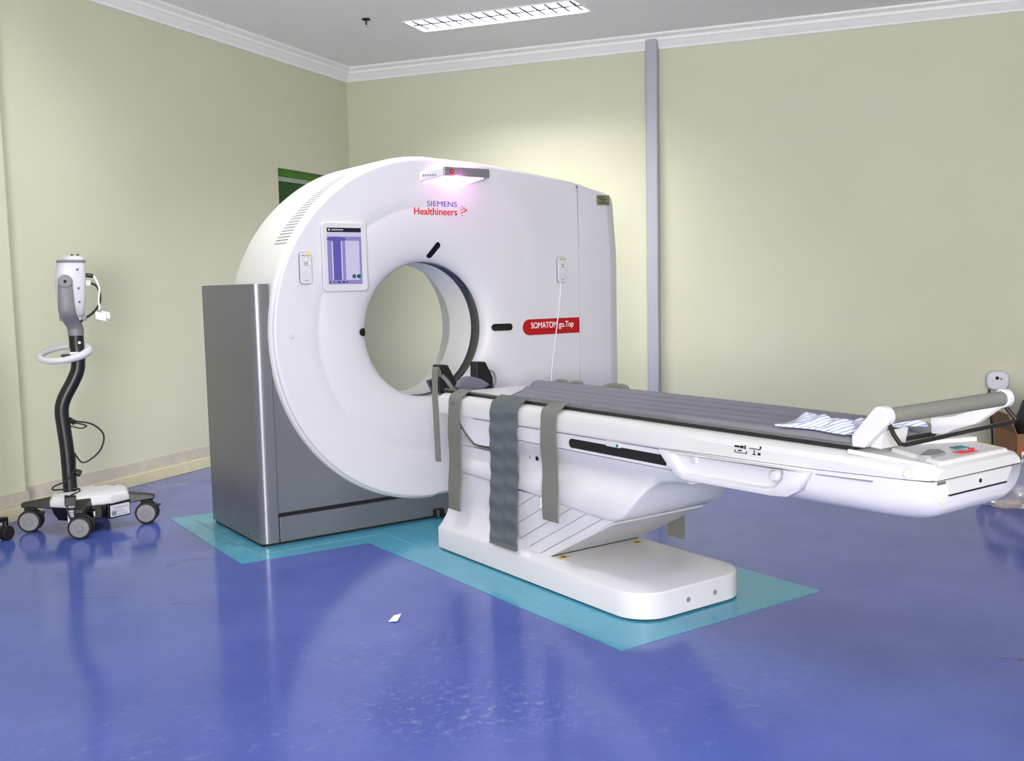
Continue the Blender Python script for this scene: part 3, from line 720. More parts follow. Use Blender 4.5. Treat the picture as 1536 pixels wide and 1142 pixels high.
# raised rim line and foot platform
MB().loft([[Vector((x, -2.74, z)) for x, z in ((-.236, .722), (-.224, .722), (-.226, .734), (-.234, .734))], [Vector((x, -2.99, z)) for x, z in ((-.206, .705), (-.19, .705), (-.194, .718), (-.204, .718))]]).done('foot_rim', 'white_plastic', tb, bevel=.002)
pf = MB().loft([[Vector((x, -2.80, z)) for x, z in ((-.12, .715), (.21, .715), (.20, .734), (-.12, .734))], [Vector((x, -2.99, z)) for x, z in ((-.18, .70), (.18, .70), (.17, .723), (-.17, .723))]]).done('foot_platform', 'deck_white', tb, bevel=.008)
MB().prism([(-.17, -2.925), (-.06, -2.885), (-.04, -2.905), (-.075, -2.945), (-.15, -2.948)], PLAN, .70, .7325).done('platform_recess', 'grey_plastic', tb, smooth=False)
MB().prism([(.0, -2.80), (.19, -2.86), (.19, -2.885), (.0, -2.825)], PLAN, .72, .742).done('platform_rib', 'white_plastic', tb, bevel=.003)
text('foot_name', 'SIEMENS', 'teal_print', tb, (.0, -2.935, .7312), (1, -.1, 0), (.1, 1, .055), w=.055, h=.030, bold=.0)
text('foot_subname', 'Healthineers', 'red_print', tb, (-.045, -2.972, .7285), (1, -.1, 0), (.1, 1, .055), w=.078, h=.030, bold=.0)
for dx, dy in ((.058, 0), (.064, .007), (.064, -.007), (.070, 0)):
    MB().cyl((-.005+dx, -2.942+dy, .726), (-.005+dx, -2.942+dy, .7295), .003, n=8).done('foot_logo_dot', 'red_print', tb)
# cradle board with dark rails
cb = MB().prism([(-.212, -1.0), (.212, -.63), (.212, -2.74), (-.212, -2.74)], PLAN, .7270, .7405).done('cradle_board', 'carbon', tb, bevel=.002)
MB().prism([(-.204, .7405), (-.216, .7405), (-.216, .7465), (-.206, .7465)], FACE, -2.74, -1.0).done('cradle_rail', 'rail_grey', cb, bevel=.0015)
MB().prism([(.204, .7405), (.212, .7405), (.212, .7465), (.206, .7465)], FACE, -2.74, -.70).done('cradle_rail', 'rail_grey', cb, bevel=.0015)
MB().prism([(-.196, .726), (-.214, .726), (-.214, .738), (-.199, .738)], FACE, -1.0, -.50).done('deck_rail', 'black', tb, bevel=.0015)
MB().prism([(-.198, .738), (-.210, .738), (-.210, .745), (-.200, .745)], FACE, -1.0, -.50).done('deck_rail', 'rail_grey', tb, bevel=.0015)
# ------------------------------------------------------------------ head holder
def ribbon(pts, width_dir, w, th, name, m, parent=None, sub=0, disp=None, nw=6):
    """flat band following pts, width along width_dir"""
    P = [Vector(p) for p in pts]; wd_ = Vector(width_dir).normalized(); rings = []
    for i, p in enumerate(P):
        t = (P[min(i+1, len(P)-1)]-P[max(i-1, 0)]).normalized(); n = t.cross(wd_).normalized()
        W_ = w(i/(len(P)-1)) if callable(w) else w
        top, bot = [], []
        for k in range(nw+1):
            u = (k/nw-.5); d = disp(i/(len(P)-1), u) if disp else 0
            top.append(p+wd_*u*W_+n*(th/2+d)); bot.append(p+wd_*u*W_-n*(th/2-d))
        rings.append(top+bot[::-1])
    return MB().loft(rings).done(name, m, parent, angle=60)
hh = empty('head_holder', Vector((-.03, -.40, .70)), 'black U-shaped head holder with grey pad at the bore end of the table', 'head holder')
U = [(-.190, .720), (-.188, .848), (-.136, .846), (-.125, .825), (-.092, .765), (-.045, .722), (.00, .722), (.026, .745), (.026, .850), (.080, .848), (.115, .785), (.122, .770), (.124, .720), (.09, .692), (-.15, .692)]
MB().prism(U, FACE, -.42, -.36).done('cradle', 'black', hh, bevel=.005)
pad = [(-.105, .735), (-.088, .762), (-.04, .784), (.0, .780), (.05, .765), (.098, .735), (.06, .715), (.0, .700), (-.05, .705)]
MB().prism(pad, FACE, -.435, -.40).done('pad', 'pad_grey', hh, bevel=.010)
MB().box(-.12, .06, -.496, -.36, .684, .700).done('base_tongue', 'black', hh, bevel=.003)
ribbon(spline([(-.178, -.424, .800), (-.152, -.426, .775), (-.130, -.426, .745), (-.098, -.426, .712)], 5), (.8, 0, .45), .020, .003, 'wing_strap', 'grey_plastic', hh)
MB().box(-.175, -.168, -.425, -.42, .785, .800).done('wing_tag', 'red_print', hh, smooth=False)
MB().box(.090, .102, -.4245, -.42, .705, .713).done('wing_tag', 'red_print', hh, smooth=False)
MB().tube(spline([(.118, -.39, .80), (.145, -.39, .79), (.156, -.39, .755), (.145, -.39, .72), (.122, -.39, .715)], 6), .006, 8).done('side_loop', 'grey_plastic', hh)
MB().prism([(-.235, .775), (-.19, .785), (-.175, .725), (-.205, .715)], FACE, -.40, -.37).done('side_flap', 'screen_dark', hh, bevel=.004)
# ------------------------------------------------------------------ mattress
mt_top = lambda x, y: .756+.006*math.cos(x*34)*.6+.004*math.sin(x*95+math.sin(y*3)*.6)+(.014 if x > .16 else 0)*min(1, (x-.16)/.02)
def mattress():
    mb = MB(); nx, ny = 40, 60; top = []; rings = []
    for j in range(ny+1):
        r = []
        for i in range(nx+1):
            u = i/nx; x = -.196+.40*u
            ys = -1.04+.40*u if u < .8 else -1.04+.40*.8+.06*(u-.8)/.2
            y = ys+(-2.74-ys)*j/ny
            z = mt_top(x, y)
            e = min(u, 1-u)*nx
            if e < 2: z -= .006*(2-e)/2
            if j == 0 or j == ny: z -= .008
            r.append(Vector((x, y, z)))
        r += [Vector((p.x, p.y, .7412)) for p in reversed(r)]
        rings.append(r)
    return mb.loft(rings)
tag(mattress().done('table_mattress', 'mattress', None, angle=60), 'long thin grey vinyl mattress with lengthwise folds on the patient table', 'mattress')
# ------------------------------------------------------------------ straps
def strap(y0, w, zbot, m, label, name='restraint_strap', quilt=False, x_h=-.262, lean=0., tail=None):
    pts = [(-.205, y0, .7505), (-.222, y0, .744), (-.236, y0+0, .735), (-.252, y0, .727), (-.262, y0, .708), (x_h-.004, y0, .68)]
    n = 14
    for k in range(1, n+1):
        t = k/n; pts.append((x_h-.004-.012*t-.003*math.sin(t*9), y0-lean*t, .68+(zbot-.68)*t))
    if tail: pts += tail
    pts = spline(pts, 4)
    disp = None
    if quilt: disp = lambda t, u: (.0042*math.sin(t*62+(1.2 if u > 0 else 0))*(1 if t > .2 else 0))*(1-abs(abs(u)*2-.5)*.9)+(-.003 if abs(u) < .03 else 0)
    else: disp = lambda t, u: .0012*math.sin(t*20+u*3)
    o = ribbon(pts, (0, -1, 0), w, .004, name, m, None, disp=disp, nw=12 if quilt else 6)
    return tag(o, label, 'strap')
s1 = strap(-.675, .096, .205, 'strap_taupe', 'narrow taupe strap hanging nearest the scanner, faint red stain at its top')
for yy, zz, hh_ in ((-.652, .690, .012), (-.662, .694, .016), (-.672, .690, .012)):
    MB().box(-.2685, -.266, yy-.0012, yy+.0012, zz-hh_/2, zz+hh_/2).done('stain', 'stain_red', s1, smooth=False)
s2 = strap(-1.065, .200, .20, 'strap_dark', 'wide blue-grey quilted strap hanging down to the table plinth', quilt=True, tail=[(-.284, -1.07, .16), (-.288, -1.075, .135), (-.298, -1.08, .118)])
s3 = strap(-1.375, .100, .285, 'strap_taupe', 'narrow taupe strap hanging right of the wide quilted strap', lean=.02)
MB().box(-.282, -.276, -1.338, -1.332, .33, .37).done('care_tag', 'paper', s3, smooth=False)
# thin strap looped at the head end
hs = ribbon(spline([(-.225, -.485, .80), (-.240, -.487, .842), (-.250, -.488, .835), (-.252, -.487, .78), (-.252, -.486, .735), (-.2535, -.486, .70), (-.252, -.488, .64), (-.250, -.49, .52), (-.247, -.49, .40)], 6), (.30, -.95, 0), .034, .003, 'head_strap', 'strap_taupe')
tag(hs, 'thin taupe strap standing up beside the head holder and hanging at the table end', 'strap')
hs2 = ribbon(spline([(.262, -1.53, .70), (.270, -1.53, .6), (.275, -1.53, .4), (.278, -1.53, .2), (.278, -1.53, .155)], 6), (0, -1, 0), .10, .004, 'restraint_strap', 'strap_taupe')
tag(hs2, 'beige strap end hanging off the far side of the table, seen under it', 'strap')
def roll(y, ln, r, name, label):
    o = MB().tube(spline([(.20, y+ln/2, .755), (.222, y+ln*.3, .757+r), (.224, y, .760+r), (.222, y-ln*.3, .757+r), (.20, y-ln/2, .755)], 5), [r*.6]*2+[r]*17+[r*.6]*2, 12).done(name, 'strap_taupe')
    return tag(o, label, 'strap')
roll(-.845, .10, .010, 'strap_loop', 'small taupe strap loop on the far mattress edge, nearest the scanner')
roll(-.955, .10, .010, 'strap_loop', 'small taupe strap loop on the far mattress edge, middle of three')
roll(-1.235, .17, .013, 'strap_loop', 'larger taupe strap loop on the far mattress edge, farthest from the scanner')
# ------------------------------------------------------------------ striped sheet
def stripe_material():
    m = bpy.data.materials.new('striped_cloth'); m.use_nodes = True; nt = m.node_tree; p = nt.nodes['Principled BSDF']
    tc = nt.nodes.new('ShaderNodeTexCoord'); n = nt.nodes.new('ShaderNodeTexNoise'); n.inputs['Scale'].default_value = 14
    nt.links.new(tc.outputs['UV'], n.inputs['Vector'])
    w = nt.nodes.new('ShaderNodeTexWave'); w.inputs['Scale'].default_value = 8; w.inputs['Distortion'].default_value = 6
    nt.links.new(tc.outputs['UV'], w.inputs['Vector'])
    r = nt.nodes.new('ShaderNodeValToRGB'); r.color_ramp.elements[0].position = .62; r.color_ramp.elements[0].color = srgb(216, 222, 232)
    r.color_ramp.elements[1].position = .8; r.color_ramp.elements[1].color = srgb(150, 160, 196)
    nt.links.new(w.outputs['Fac'], r.inputs[0]); nt.links.new(r.outputs[0], p.inputs['Base Color']); p.inputs['Roughness'].default_value = .9
    MATS['striped_cloth'] = m
stripe_material()
def cloth(x0, x1, y0, y1, h, label, seed, name='striped_sheet'):
    rnd = random.Random(seed); nx, ny = 30, 44; mb = MB(); rings = []
    ph = [rnd.uniform(0, 6) for _ in range(6)]
    for j in range(ny+1):
        r = []
        for i in range(nx+1):
            u, v = i/nx, j/ny
            ex = 1+.10*math.sin(v*7+ph[0]); x = (x0+x1)/2+(x1-x0)*(u-.5)*ex
            y = y0+(y1-y0)*v+.03*math.sin(u*6+ph[1])
            e = min(1, 6*min(u, 1-u))*min(1, 6*min(v, 1-v))
            z = .767+h*e*(.5+.28*math.sin(u*8+v*5+ph[2])+.22*math.sin(v*17-u*6+ph[3])+.05*math.sin(u*24+v*11+ph[4]))
            r.append(Vector((x, y, max(z, .767)+.006)))
        r += [Vector((p.x, p.y, .7505 if False else p.z-.006)) for p in reversed(r)]
        rings.append(r)
    o = mb.loft(rings).done(name, 'striped_cloth', None, angle=70)
    me = o.data; uv = me.uv_layers.new()
    for l in me.loops:
        c = me.vertices[l.vertex_index].co; uv.data[l.index].uv = ((c.y+c.z*2)*1.6, c.x*1.6)
    return tag(o, label, 'sheet')
cloth(-.185, .005, -2.44, -2.70, .030, 'crumpled blue and white striped sheet on the mattress before the roll holder', 3)
cloth(.035, .13, -2.60, -2.735, .028, 'small striped sheet bundle behind the left white holder arm', 8)
# ------------------------------------------------------------------ paper roll holder at the foot
rh = empty('roll_holder', Vector((0, -2.82, .735)), 'grey roll between two white arms at the foot end of the table', 'roll holder')
RL, RR = Vector((-.178, -2.832, .832)), Vector((.285, -2.905, .850))
armp = [(-2.733, .741), (-2.748, .79)]
for k in range(13):
    a = math.radians(52-180*k/12-0); armp.append((-2.828-.030*math.cos(a+PI/2+0.0)*0+.030*math.cos(math.radians(30+180*k/12)), .832+.030*math.sin(math.radians(30+180*k/12))))
armp = [(-2.735, .738), (-2.735, .772)]+[(-2.826+.030*math.cos(math.radians(38+180*k/12)), .832+.030*math.sin(math.radians(38+180*k/12))) for k in range(13)]+[(-2.775, .738)]
MB().prism(armp, SIDE, -.210, -.176).done('arm', 'white_plastic', rh, bevel=.005)
MB().prism([(-2.775, .738), (-2.82, .79), (-2.81, .736)], SIDE, -.18, -.06).done('arm_web', 'deck_white', rh, bevel=.002)
MB().cyl(RL, RR, .0225, n=24).done('roll', 'roll_grey', rh)
# right arm: foot block, flat reach, flared end ring
def bar(pts, hts, thick, name):
    rings = []
    for (x, y, z), (lo, hi) in zip(pts, hts):
        rings.append([Vector((x-thick/2, y+.0, z+lo)), Vector((x+thick/2, y-.004, z+lo)), Vector((x+thick/2, y-.004, z+hi)), Vector((x-thick/2, y, z+hi))])
    return MB().loft(rings).done(name, 'white_plastic', rh, bevel=.004)
bar([(.195, -2.735, .735), (.20, -2.775, .735), (.212, -2.80, .76), (.225, -2.86, .785), (.255, -2.89, .81), (.290, -2.912, .852)], [(0, .05), (0, .055), (-.01, .035), (-.012, .035), (-.005, .04), (-.018, .026)], .024, 'arm')
MB().cyl(RR-Vector((.004, -.001, 0)), RR+Vector((.020, -.003, .001)), .0285, n=24).done('end_ring', 'white_plastic', rh, bevel=.004)
MB().tube([Vector((-.185, -2.838, .815)), Vector((-.195, -2.862, .785)), Vector((-.195, -2.882, .7615)), Vector((-.180, -2.888, .758)), Vector((.05, -2.905, .768)), Vector((.300, -2.932, .7815)), Vector((.312, -2.935, .787)), Vector((.302, -2.92, .81)), Vector((.292, -2.912, .83))], .0065, 10).done('wire_bar', 'dark_metal', rh)
# ------------------------------------------------------------------ injector stand
ic = Vector((-1.483, 1.015, 0)); R_ = Vector((.978, -.205, 0)); Fv = Vector((-.205, -.978, 0)); UP = Vector((0, 0, 1))
def I(a, b, z): return ic+R_*a+Fv*b+UP*z
inj = empty('injector_stand', ic, 'wheeled injector stand with bent black pole and white head by the left wall', 'medical stand')
# black under-body and white cover
def body_ring(w0, w1, d, z, dx=0): 
    return [I(a+dx, b, z) for a, b in [(-w0, -d*.55), (-w0, d*.55), (-w0*.55, d), (w1*.55, d), (w1, d*.5), (w1, -d*.5), (w1*.55, -d), (-w0*.55, -d)]]
MB().loft([body_ring(.15, .165, .11, .062), body_ring(.17, .185, .13, .10), body_ring(.18, .192, .14, .135), body_ring(.178, .19, .138, .150)]).done('base_body', 'black', inj, bevel=.006)
MB().loft([body_ring(.186, .196, .145, .138), body_ring(.186, .196, .145, .165), body_ring(.175, .185, .135, .185), body_ring(.14, .165, .11, .197), body_ring(.10, .13, .08, .201)]).done('base_cover', 'white_plastic', inj, bevel=.008)
MB().box(-.115, -.06, .04, .155, .150, .1965, T=lambda v: I(v.x, v.y, v.z)).done('pole_saddle', 'black', inj, bevel=.004)
for s_ in (0, 1):
    MB().box(.03+.06*s_, .075+.06*s_, -.075+.012*s_, -.070+.012*s_, .198, .2025, T=lambda v: I(v.x, v.y, v.z)).done('cover_slot', 'grey_mark', inj, smooth=False)
pn = MB().box(-.105, -.045, .136, .1415, .055, .125, T=lambda v: I(v.x, v.y, v.z)).done('socket_plate', 'socket', inj, smooth=False)
for k in range(3): MB().box(-.10, -.05, .1415, .1425, .112-.012*k, .117-.012*k, T=lambda v: I(v.x, v.y, v.z)).done('plate_print', 'grey_mark', pn, smooth=False)
MB().cyl(I(-.085, .142, .078), I(-.085, .158, .078), .011).done('plug', 'black', pn)
MB().box(-.02, .06, .13, .148, .07, .135, T=lambda v: I(v.x, v.y, v.z)).done('switch_box', 'black_gloss', inj, bevel=.006)
MB().box(.018, .024, .148, .1495, .085, .110, T=lambda v: I(v.x, v.y, v.z)).done('switch_light', 'paper', inj, smooth=False)
# label plate on the slanting right front
lpA, lpB = I(.085, .150, 0), I(.196, .080, 0); ldir = (lpB-lpA).normalized(); ln_ = Vector((ldir.y, -ldir.x, 0)); 
if ln_.dot(Fv) < 0: ln_ = -ln_
LP = lambda v: lpA+ldir*v.x+ln_*v.y+UP*v.z
ll = (lpB-lpA).length
MB().box(0, ll, -.03, .004, .062, .142, T=LP).done('side_skirt', 'black', inj, bevel=.004)
lpo = MB().box(.012, ll-.008, .004, .0065, .070, .130, T=LP).done('label_plate', 'socket', inj, smooth=False)
for k in range(4): MB().box(.02+.01*(k % 2), ll-.02-.015*(k % 3), .0065, .0072, .078+.012*k, .081+.012*k, T=LP).done('plate_print', 'grey_mark', lpo, smooth=False)
MB().box(.018, .045, .0066, .0074, .076, .098, T=LP).done('plate_symbol', 'grey_mark', lpo, smooth=False)
# four legs with twin-wheel casters
wl = Vector((-1.749, 1.116, 0)); wf = Vector((-1.575, .790, 0)); wr = Vector((-1.217, .914, 0)); wb = ic*2-wf
def caster(parent, p, roll_dir, rw=.058, grey=True):
    d = Vector(roll_dir).normalized(); ax = Vector((d.y, -d.x, 0))
    if ax.dot(CAM-p) < 0: ax = -ax
    c = p+UP*rw
    f = MB().cyl(c+UP*.03, c+UP*(rw+.028), .012, n=12).done('caster', 'black', parent)
    MB().box(-.03, .03, -.012, .012, .0, rw+.012, T=lambda v: c+d*v.x+ax*v.y+UP*v.z).done('fork', 'rubber', f, bevel=.008)
    for s in (-1, 1):
        w_ = MB().lathe([(rw*.3, -.011), (rw*.86, -.013), (rw*.97, -.010), (rw, -.004), (rw, .004), (rw*.97, .010), (rw*.86, .013), (rw*.3, .011)], c+ax*s*.026, ax, n=28).done('wheel', 'rubber', f)
        if grey:
            MB().lathe([(rw*.80, .0105), (rw*.80, .0138), (rw*.34, .0150), (rw*.32, .0128), (rw*.28, .0128), (rw*.26, .0155), (.001, .0155)], c+ax*s*.026, ax if s > 0 else -ax, n=28, cap=False).done('hubcap', 'wheel_grey', f)
    MB().box(.03, .07, -.012, .012, rw*.55, rw*.72, T=lambda v: c+d*v.x+ax*v.y+UP*v.z).done('brake_pedal', 'black', f, bevel=.004)
    return f
for w in (wl, wf, wr, wb):
    d = (w-ic); d.z = 0; L_ = d.length; d.normalize(); s_ = Vector((-d.y, d.x, 0))
    rings = []
    for t, hw, z0, z1 in ((.08, .045, .10, .185), (.17, .038, .115, .175), (L_-.0, .030, .128, .158), (L_+.04, .026, .130, .152)):
        c = ic+d*t; rings.append([c-s_*hw+UP*z0, c+s_*hw+UP*z0, c+s_*hw*.85+UP*z1, c-s_*hw*.85+UP*z1])
    MB().loft(rings).done('leg', 'black', inj, bevel=.006)
caster(inj, wl, R_*.97+Fv*.25); caster(inj, wf, R_*.97+Fv*.25); caster(inj, wr, R_*.97+Fv*.25); caster(inj, wb, R_)
# bent pole
pole = spline([I(-.086, .0, .175), I(-.090, 0, .40), I(-.098, 0, .52), I(-.104, 0, .62), I(-.088, 0, .685), I(-.045, 0, .765), I(-.018, 0, .825), I(-.011, 0, .875), I(-.012, 0, .93), I(-.013, 0, 1.0)], 6)
MB().tube(pole, .0345, 20).done('pole', 'pole_black', inj)
MB().cyl(I(-.013, 0, .945), I(-.0135, 0, 1.008), .036).done('collar', 'black', inj)
MB().cyl(I(.0, .034, .972), I(.0, .039, .972), .007).done('collar_screw', 'paper', inj)
# oval hand ring
rg = []
for k in range(28):
    a = 2*PI*k/28; rg.append(I(-.075+.115*math.cos(a), .085*math.sin(a)+.0, .918+.014*math.cos(a)-.030*math.sin(a)))
hr = MB().tube(rg, [.016+.006*max(0, math.cos(2*PI*k/28)) for k in range(28)], 12, closed=True).done('hand_ring', 'white_plastic', inj)
MB().box(-.05, .03, -.045, .045, .905, .925, T=lambda v: I(v.x, v.y, v.z)).done('ring_clamp', 'white_plastic', hr, bevel=.006)
MB().box(-.09, -.03, -.05, .05, .900, .912, T=lambda v: I(v.x, v.y, v.z)).done('ring_bridge', 'black', hr, bevel=.004)
# grey yoke and injector head
br = spline([I(-.014, 0, 1.0), I(-.016, .0, 1.05), I(-.035, .03, 1.09), I(-.048, .072, 1.13), I(-.050, .078, 1.20), I(-.049, .078, 1.285)], 6)
rings = []
for i, p in enumerate(br):
    t = i/(len(br)-1); hw = .037+.006*math.sin(t*PI)-.004*t; hd = .032*(1-t)+.012*t
    t_ = (br[min(i+1, len(br)-1)]-br[max(i-1, 0)]).normalized(); n_ = t_.cross(R_).normalized()
    rings.append([p+R_*hw*math.cos(a)+n_*hd*math.sin(a) for a in [2*PI*k/16 for k in range(16)]])
MB().loft(rings).done('yoke', 'grey_plastic', inj, angle=50)
pv = MB().cyl(I(-.049, .070, 1.285), I(-.049, .094, 1.285), .034, n=26).done('pivot', 'grey_plastic', inj, bevel=.004)
MB().cyl(I(-.049, .093, 1.285), I(-.049, .098, 1.285), .019).done('pivot_cap', 'wheel_grey', pv); MB().cyl(I(-.049, .097, 1.285), I(-.049, .1, 1.285), .008).done('pivot_screw', 'gap_black', pv)
hd = []
for z, wl_, wr_, d_ in ((1.105, .05, .035, .04), (1.115, .068, .045, .055), (1.16, .078, .050, .062), (1.25, .086, .060, .066), (1.33, .083, .062, .066), (1.385, .070, .062, .06)):
    hd.append([I(-.012+((-wl_ if x < 0 else wr_)*abs(x)**.6), d_*(1 if y > 0 else -1)*abs(y)**.6, z) for x, y in [(math.cos(2*PI*k/28), math.sin(2*PI*k/28)) for k in range(28)]])
he = MB().loft(hd).done('injector_head', 'white_plastic', inj, angle=50)
MB().loft([[I(-.012+((-.072 if x < 0 else .064)*abs(x)**.6)*s, .062*s*(1 if y > 0 else -1)*abs(y)**.6, z) for x, y in [(math.cos(2*PI*k/28), math.sin(2*PI*k/28)) for k in range(28)]] for z, s in ((1.380, 1.0), (1.388, 1.03), (1.395, .98))]).done('head_rim', 'grey_plastic', he)
MB().loft([[I(-.005+(.052*s)*math.cos(2*PI*k/20), .045*s*math.sin(2*PI*k/20), z) for k in range(20)] for z, s in ((1.393, 1.0), (1.405, .95), (1.416, .6))]).done('head_cap', 'socket', he)
for dx in (-.01, .018): MB().cyl(I(dx, .01, 1.41), I(dx, .01, 1.424), .006, n=10).done('head_port', 'black', he)
for z in (1.345, 1.25, 1.18): MB().cyl(I(.012, .066, z), I(.012, .0685, z), .006, n=10).done('head_mark', 'blue_print', he)
for dx in (-.075, .03): MB().box(dx-.012, dx+.012, -.02, .055, 1.085, 1.112, T=lambda v: I(v.x, v.y, v.z)).done('head_foot', 'grey_plastic', he, bevel=.004)
MB().cyl(I(.045, .01, 1.318), I(.085, .01, 1.312), .011).done('cable_plug', 'black', he)
MB().box(.045, .072, -.0, .02, 1.262, 1.29, T=lambda v: I(v.x, v.y, v.z)).done('cable_clip', 'beige_plug', he, bevel=.003)
MB().tube(spline([I(.072, .01, 1.275), I(.10, .01, 1.258), I(.112, .01, 1.215), I(.105, .01, 1.165), I(.07, .01, 1.12), I(.02, .01, 1.085), I(.002, .01, 1.06)], 8), .006, 8).done('head_cable', 'cable_black', inj)
MB().tube(spline([I(.085, .01, 1.312), I(.10, .012, 1.285), I(.110, .012, 1.24), I(.104, .012, 1.19), I(.106, .012, 1.14)], 8), .0055, 8).done('head_cable', 'cable_white', inj)
cnb = MB().box(.083, .135, -.01, .03, 1.085, 1.125, T=lambda v: I(v.x, v.y, v.z-.25*(v.x-.1))).done('cable_connector', 'cable_white', inj, bevel=.004)
MB().box(.115, .155, -.045, -.01, 1.10, 1.135, T=lambda v: I(v.x, v.y, v.z-.25*(v.x-.1))).done('cable_connector', 'cable_white', inj, bevel=.004)
# loop of black cable along the pole
MB().tube(spline([I(-.07, .02, .57), I(-.03, .03, .565), I(.04, .04, .545), I(.088, .04, .49), (I(.075, .04, .42)), I(.03, .035, .37), I(-.02, .035, .35), I(-.05, .035, .39), I(-.055, .035, .40), I(-.06, .036, .32), I(-.10, .045, .265), I(-.16, .05, .24), I(-.165, .045, .222), I(-.10, .03, .216), I(-.05, .03, .214), I(-.045, .06, .202), I(-.09, .13, .195), I(-.105, .152, .13), I(-.09, .158, .08)], 6), .0045, 8).done('pole_cable', 'cable_black', inj)
MB().tube(spline([I(-.07, .02, .562), I(-.02, .03, .552), I(.01, .03, .538), I(-.02, .03, .528), I(-.07, .02, .545)], 6), .004, 8).done('cable_tie_loop', 'cable_black', inj)
MB().cyl(I(-.065, .0, .555), I(-.05, .0, .575), .02).done('cable_hook', 'black', inj, bevel=.004); MB().cyl(I(-.06, .0, .30), I(-.03, .0, .285), .018).done('pole_knob', 'black', inj, bevel=.005)
# ------------------------------------------------------------------ second stand, cut by the left picture edge
iv = empty('drip_stand', Vector((-2.045, .867, 0)), 'black caster and leg of a stand cut off by the left picture edge', 'stand')
ivc = iv.location.copy()
for ex, ey in ((-1.886, 1.0), (-2.05, .70), (-2.20, .90)):
    e = Vector((ex, ey, 0)); d = (e-ivc).normalized()
    MB().tube([ivc+d*.02+UP*.125, ivc+d*.10+UP*.118, e+UP*.105], [.018, .016, .013], 10).done('leg', 'black', iv)
    q = MB().cyl(e+UP*.05, e+UP*.115, .014, n=12).done('caster', 'black', iv)
    for s in (-1, 1):
        ax = Vector((-d.y, d.x, 0)); MB().cyl(e+UP*.036+ax*(s*.014-.008), e+UP*.036+ax*(s*.014+.008), .036, n=24).done('wheel', 'rubber', q, bevel=.004)
MB().cyl(ivc+UP*.10, ivc+UP*1.75, .013, n=16).done('pole', 'steel', iv); MB().lathe([(.03, .10), (.035, .12), (.03, .15), (.014, .17)], ivc, (0, 0, 1)).done('hub', 'black', iv)
for s in (-1, 1): MB().tube(spline([ivc+UP*1.75, ivc+Vector((s*.06, 0, 1.75)), ivc+Vector((s*.10, 0, 1.76)), ivc+Vector((s*.10, 0, 1.80))], 5), .005, 8).done('hook', 'steel', iv)
# ------------------------------------------------------------------ right-hand corner
def wallB(b, z, out=0.0): return room(out, b, z)
ws = empty('wall_socket', wallB(5.02, .50), 'white rounded socket box low on the back wall beside the roll holder', 'socket')
TW = lambda v: wallB(v.x, v.z, v.y)
ov = rrect(.15, .14, .05, cx=5.035, cy=.50)
MB().loft([[wallB(b, z, .001) for b, z in ov], [wallB(5.035+(b-5.035)*.98, .5+(z-.5)*.98, .05) for b, z in ov], [wallB(5.035+(b-5.035)*.85, .5+(z-.5)*.85, .065) for b, z in ov]]).done('cover', 'socket', ws, bevel=.006)
MB().cyl(wallB(5.03, .52, .064), wallB(5.03, .52, .068), .012).done('socket_hole', 'gap_black', ws); MB().cyl(wallB(5.055, .515, .064), wallB(5.055, .515, .067), .007).done('indicator', 'red_plate', ws)
MB().box(5.0, 5.012, .06, .067, .498, .506, T=TW).done('sticker', 'yellow', ws, smooth=False)
MB().cyl(wallB(5.01, .42, .05), wallB(5.01, .36, .055), .018).done('plug', 'black', ws, bevel=.004)
MB().tube(spline([wallB(4.985, .44, .05), wallB(4.98, .34, .06), wallB(5.0, .22, .07), wallB(5.01, .08, .08), wallB(5.0, .02, .1)], 6), .007, 8).done('cable', 'cable_black', ws)
MB().tube(spline([wallB(5.01, .36, .055), wallB(4.995, .28, .06), wallB(5.03, .16, .07), wallB(5.03, .06, .09), wallB(5.03, .02, .12)], 6), .007, 8).done('cable', 'cable_black', ws)
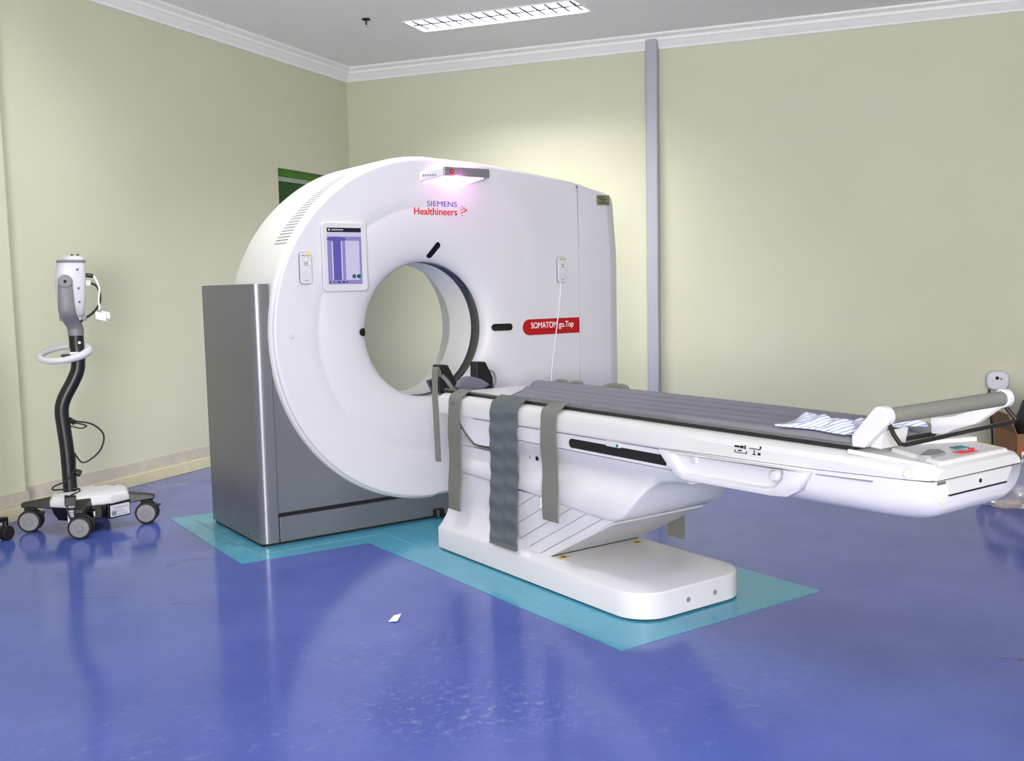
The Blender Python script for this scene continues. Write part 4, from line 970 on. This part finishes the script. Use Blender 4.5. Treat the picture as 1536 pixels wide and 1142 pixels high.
# cardboard box and its contents
bx0 = Vector((2.923, -1.56, 0)); bu = Vector((.74, -.67, 0)); bw = Vector((.67, .74, 0))
BT = lambda v: bx0+bu*v.x+bw*v.y+UP*v.z
cbx = empty('cardboard_box', bx0, 'open brown cardboard box on the floor at the right edge', 'box')
MB().box(0, .45, 0, .35, .0, .006, T=BT).done('bottom', 'cardboard', cbx, smooth=False)
for n_, q in (('side', (0, .006, 0, .35, 0, .32)), ('side', (.444, .45, 0, .35, 0, .32)), ('side', (0, .45, 0, .006, 0, .32)), ('side', (0, .45, .344, .35, 0, .32))):
    MB().box(*q, T=BT).done(n_, 'cardboard', cbx, smooth=False)
MB().raw([BT(Vector(v)) for v in ((0, 0, .32), (0, .35, .32), (-.05, .35, .43), (-.05, 0, .43), (.005, 0, .32), (.005, .35, .32), (-.045, .35, .433), (-.045, 0, .433))], [(0, 1, 2, 3), (4, 7, 6, 5), (0, 4, 5, 1), (3, 2, 6, 7), (0, 3, 7, 4), (1, 5, 6, 2)]).done('flap', 'cardboard', cbx, smooth=False)
lab = MB().box(.03, .13, -.003, 0, .10, .25, T=BT).done('label', 'paper', cbx, smooth=False)
MB().box(.03, .13, -.004, -.003, .22, .25, T=BT).done('label_band', 'red_print', lab, smooth=False)
for k in range(8): MB().box(.036+.011*k, .042+.011*k, -.004, -.003, .13, .20, T=BT).done('barcode_bar', 'gap_black', lab, smooth=False)
blk = MB()
blk.loft([[BT(Vector((.225+.19*s*math.cos(2*PI*k/24)*(1+.08*math.sin(5*k)), .175+.14*s*math.sin(2*PI*k/24), z+.02*math.sin(3*k)))) for k in range(24)] for z, s in ((.02, .9), (.25, .98), (.36, .95), (.46, .75), (.53, .35))])
tag(blk.done('refuse_bag', 'black', None, angle=50), 'black plastic bag bulging out of the cardboard box', 'bag')
# clear plastic bag in front of the box
pb = MB(); rnd = random.Random(5); rings = []
pc = Vector((2.58, -1.79, 0))
for j, (z, s) in enumerate(((.003, .85), (.03, 1.0), (.09, .98), (.15, .85), (.20, .62), (.235, .35), (.25, .08))):
    rings.append([pc+bu*(.23*s*math.cos(2*PI*k/30)*(1+rnd.uniform(-.09, .09)))+bw*(.13*s*math.sin(2*PI*k/30)*(1+rnd.uniform(-.12, .12)))+UP*max(.002, z+(rnd.uniform(-.012, .012) if j else 0)) for k in range(30)])
tag(pb.loft(rings).done('plastic_bag', 'bagplastic', None, angle=25), 'crumpled clear plastic bag on the floor in front of the cardboard box', 'bag')
# scrap of paper
sc = [(-.972, -1.318), (-.945, -1.335), (-.905, -1.292), (-.930, -1.282)]
mb = MB(); zz = (.0035, .004, .012, .008)
mb.loft([[Vector((x, y, z)) for (x, y), z in zip(sc, zz)], [Vector((x, y, z+.0015)) for (x, y), z in zip(sc, zz)]])
tag(mb.done('paper_scrap', 'paper', None, smooth=False), 'small white paper scrap lying on the blue floor', 'paper')
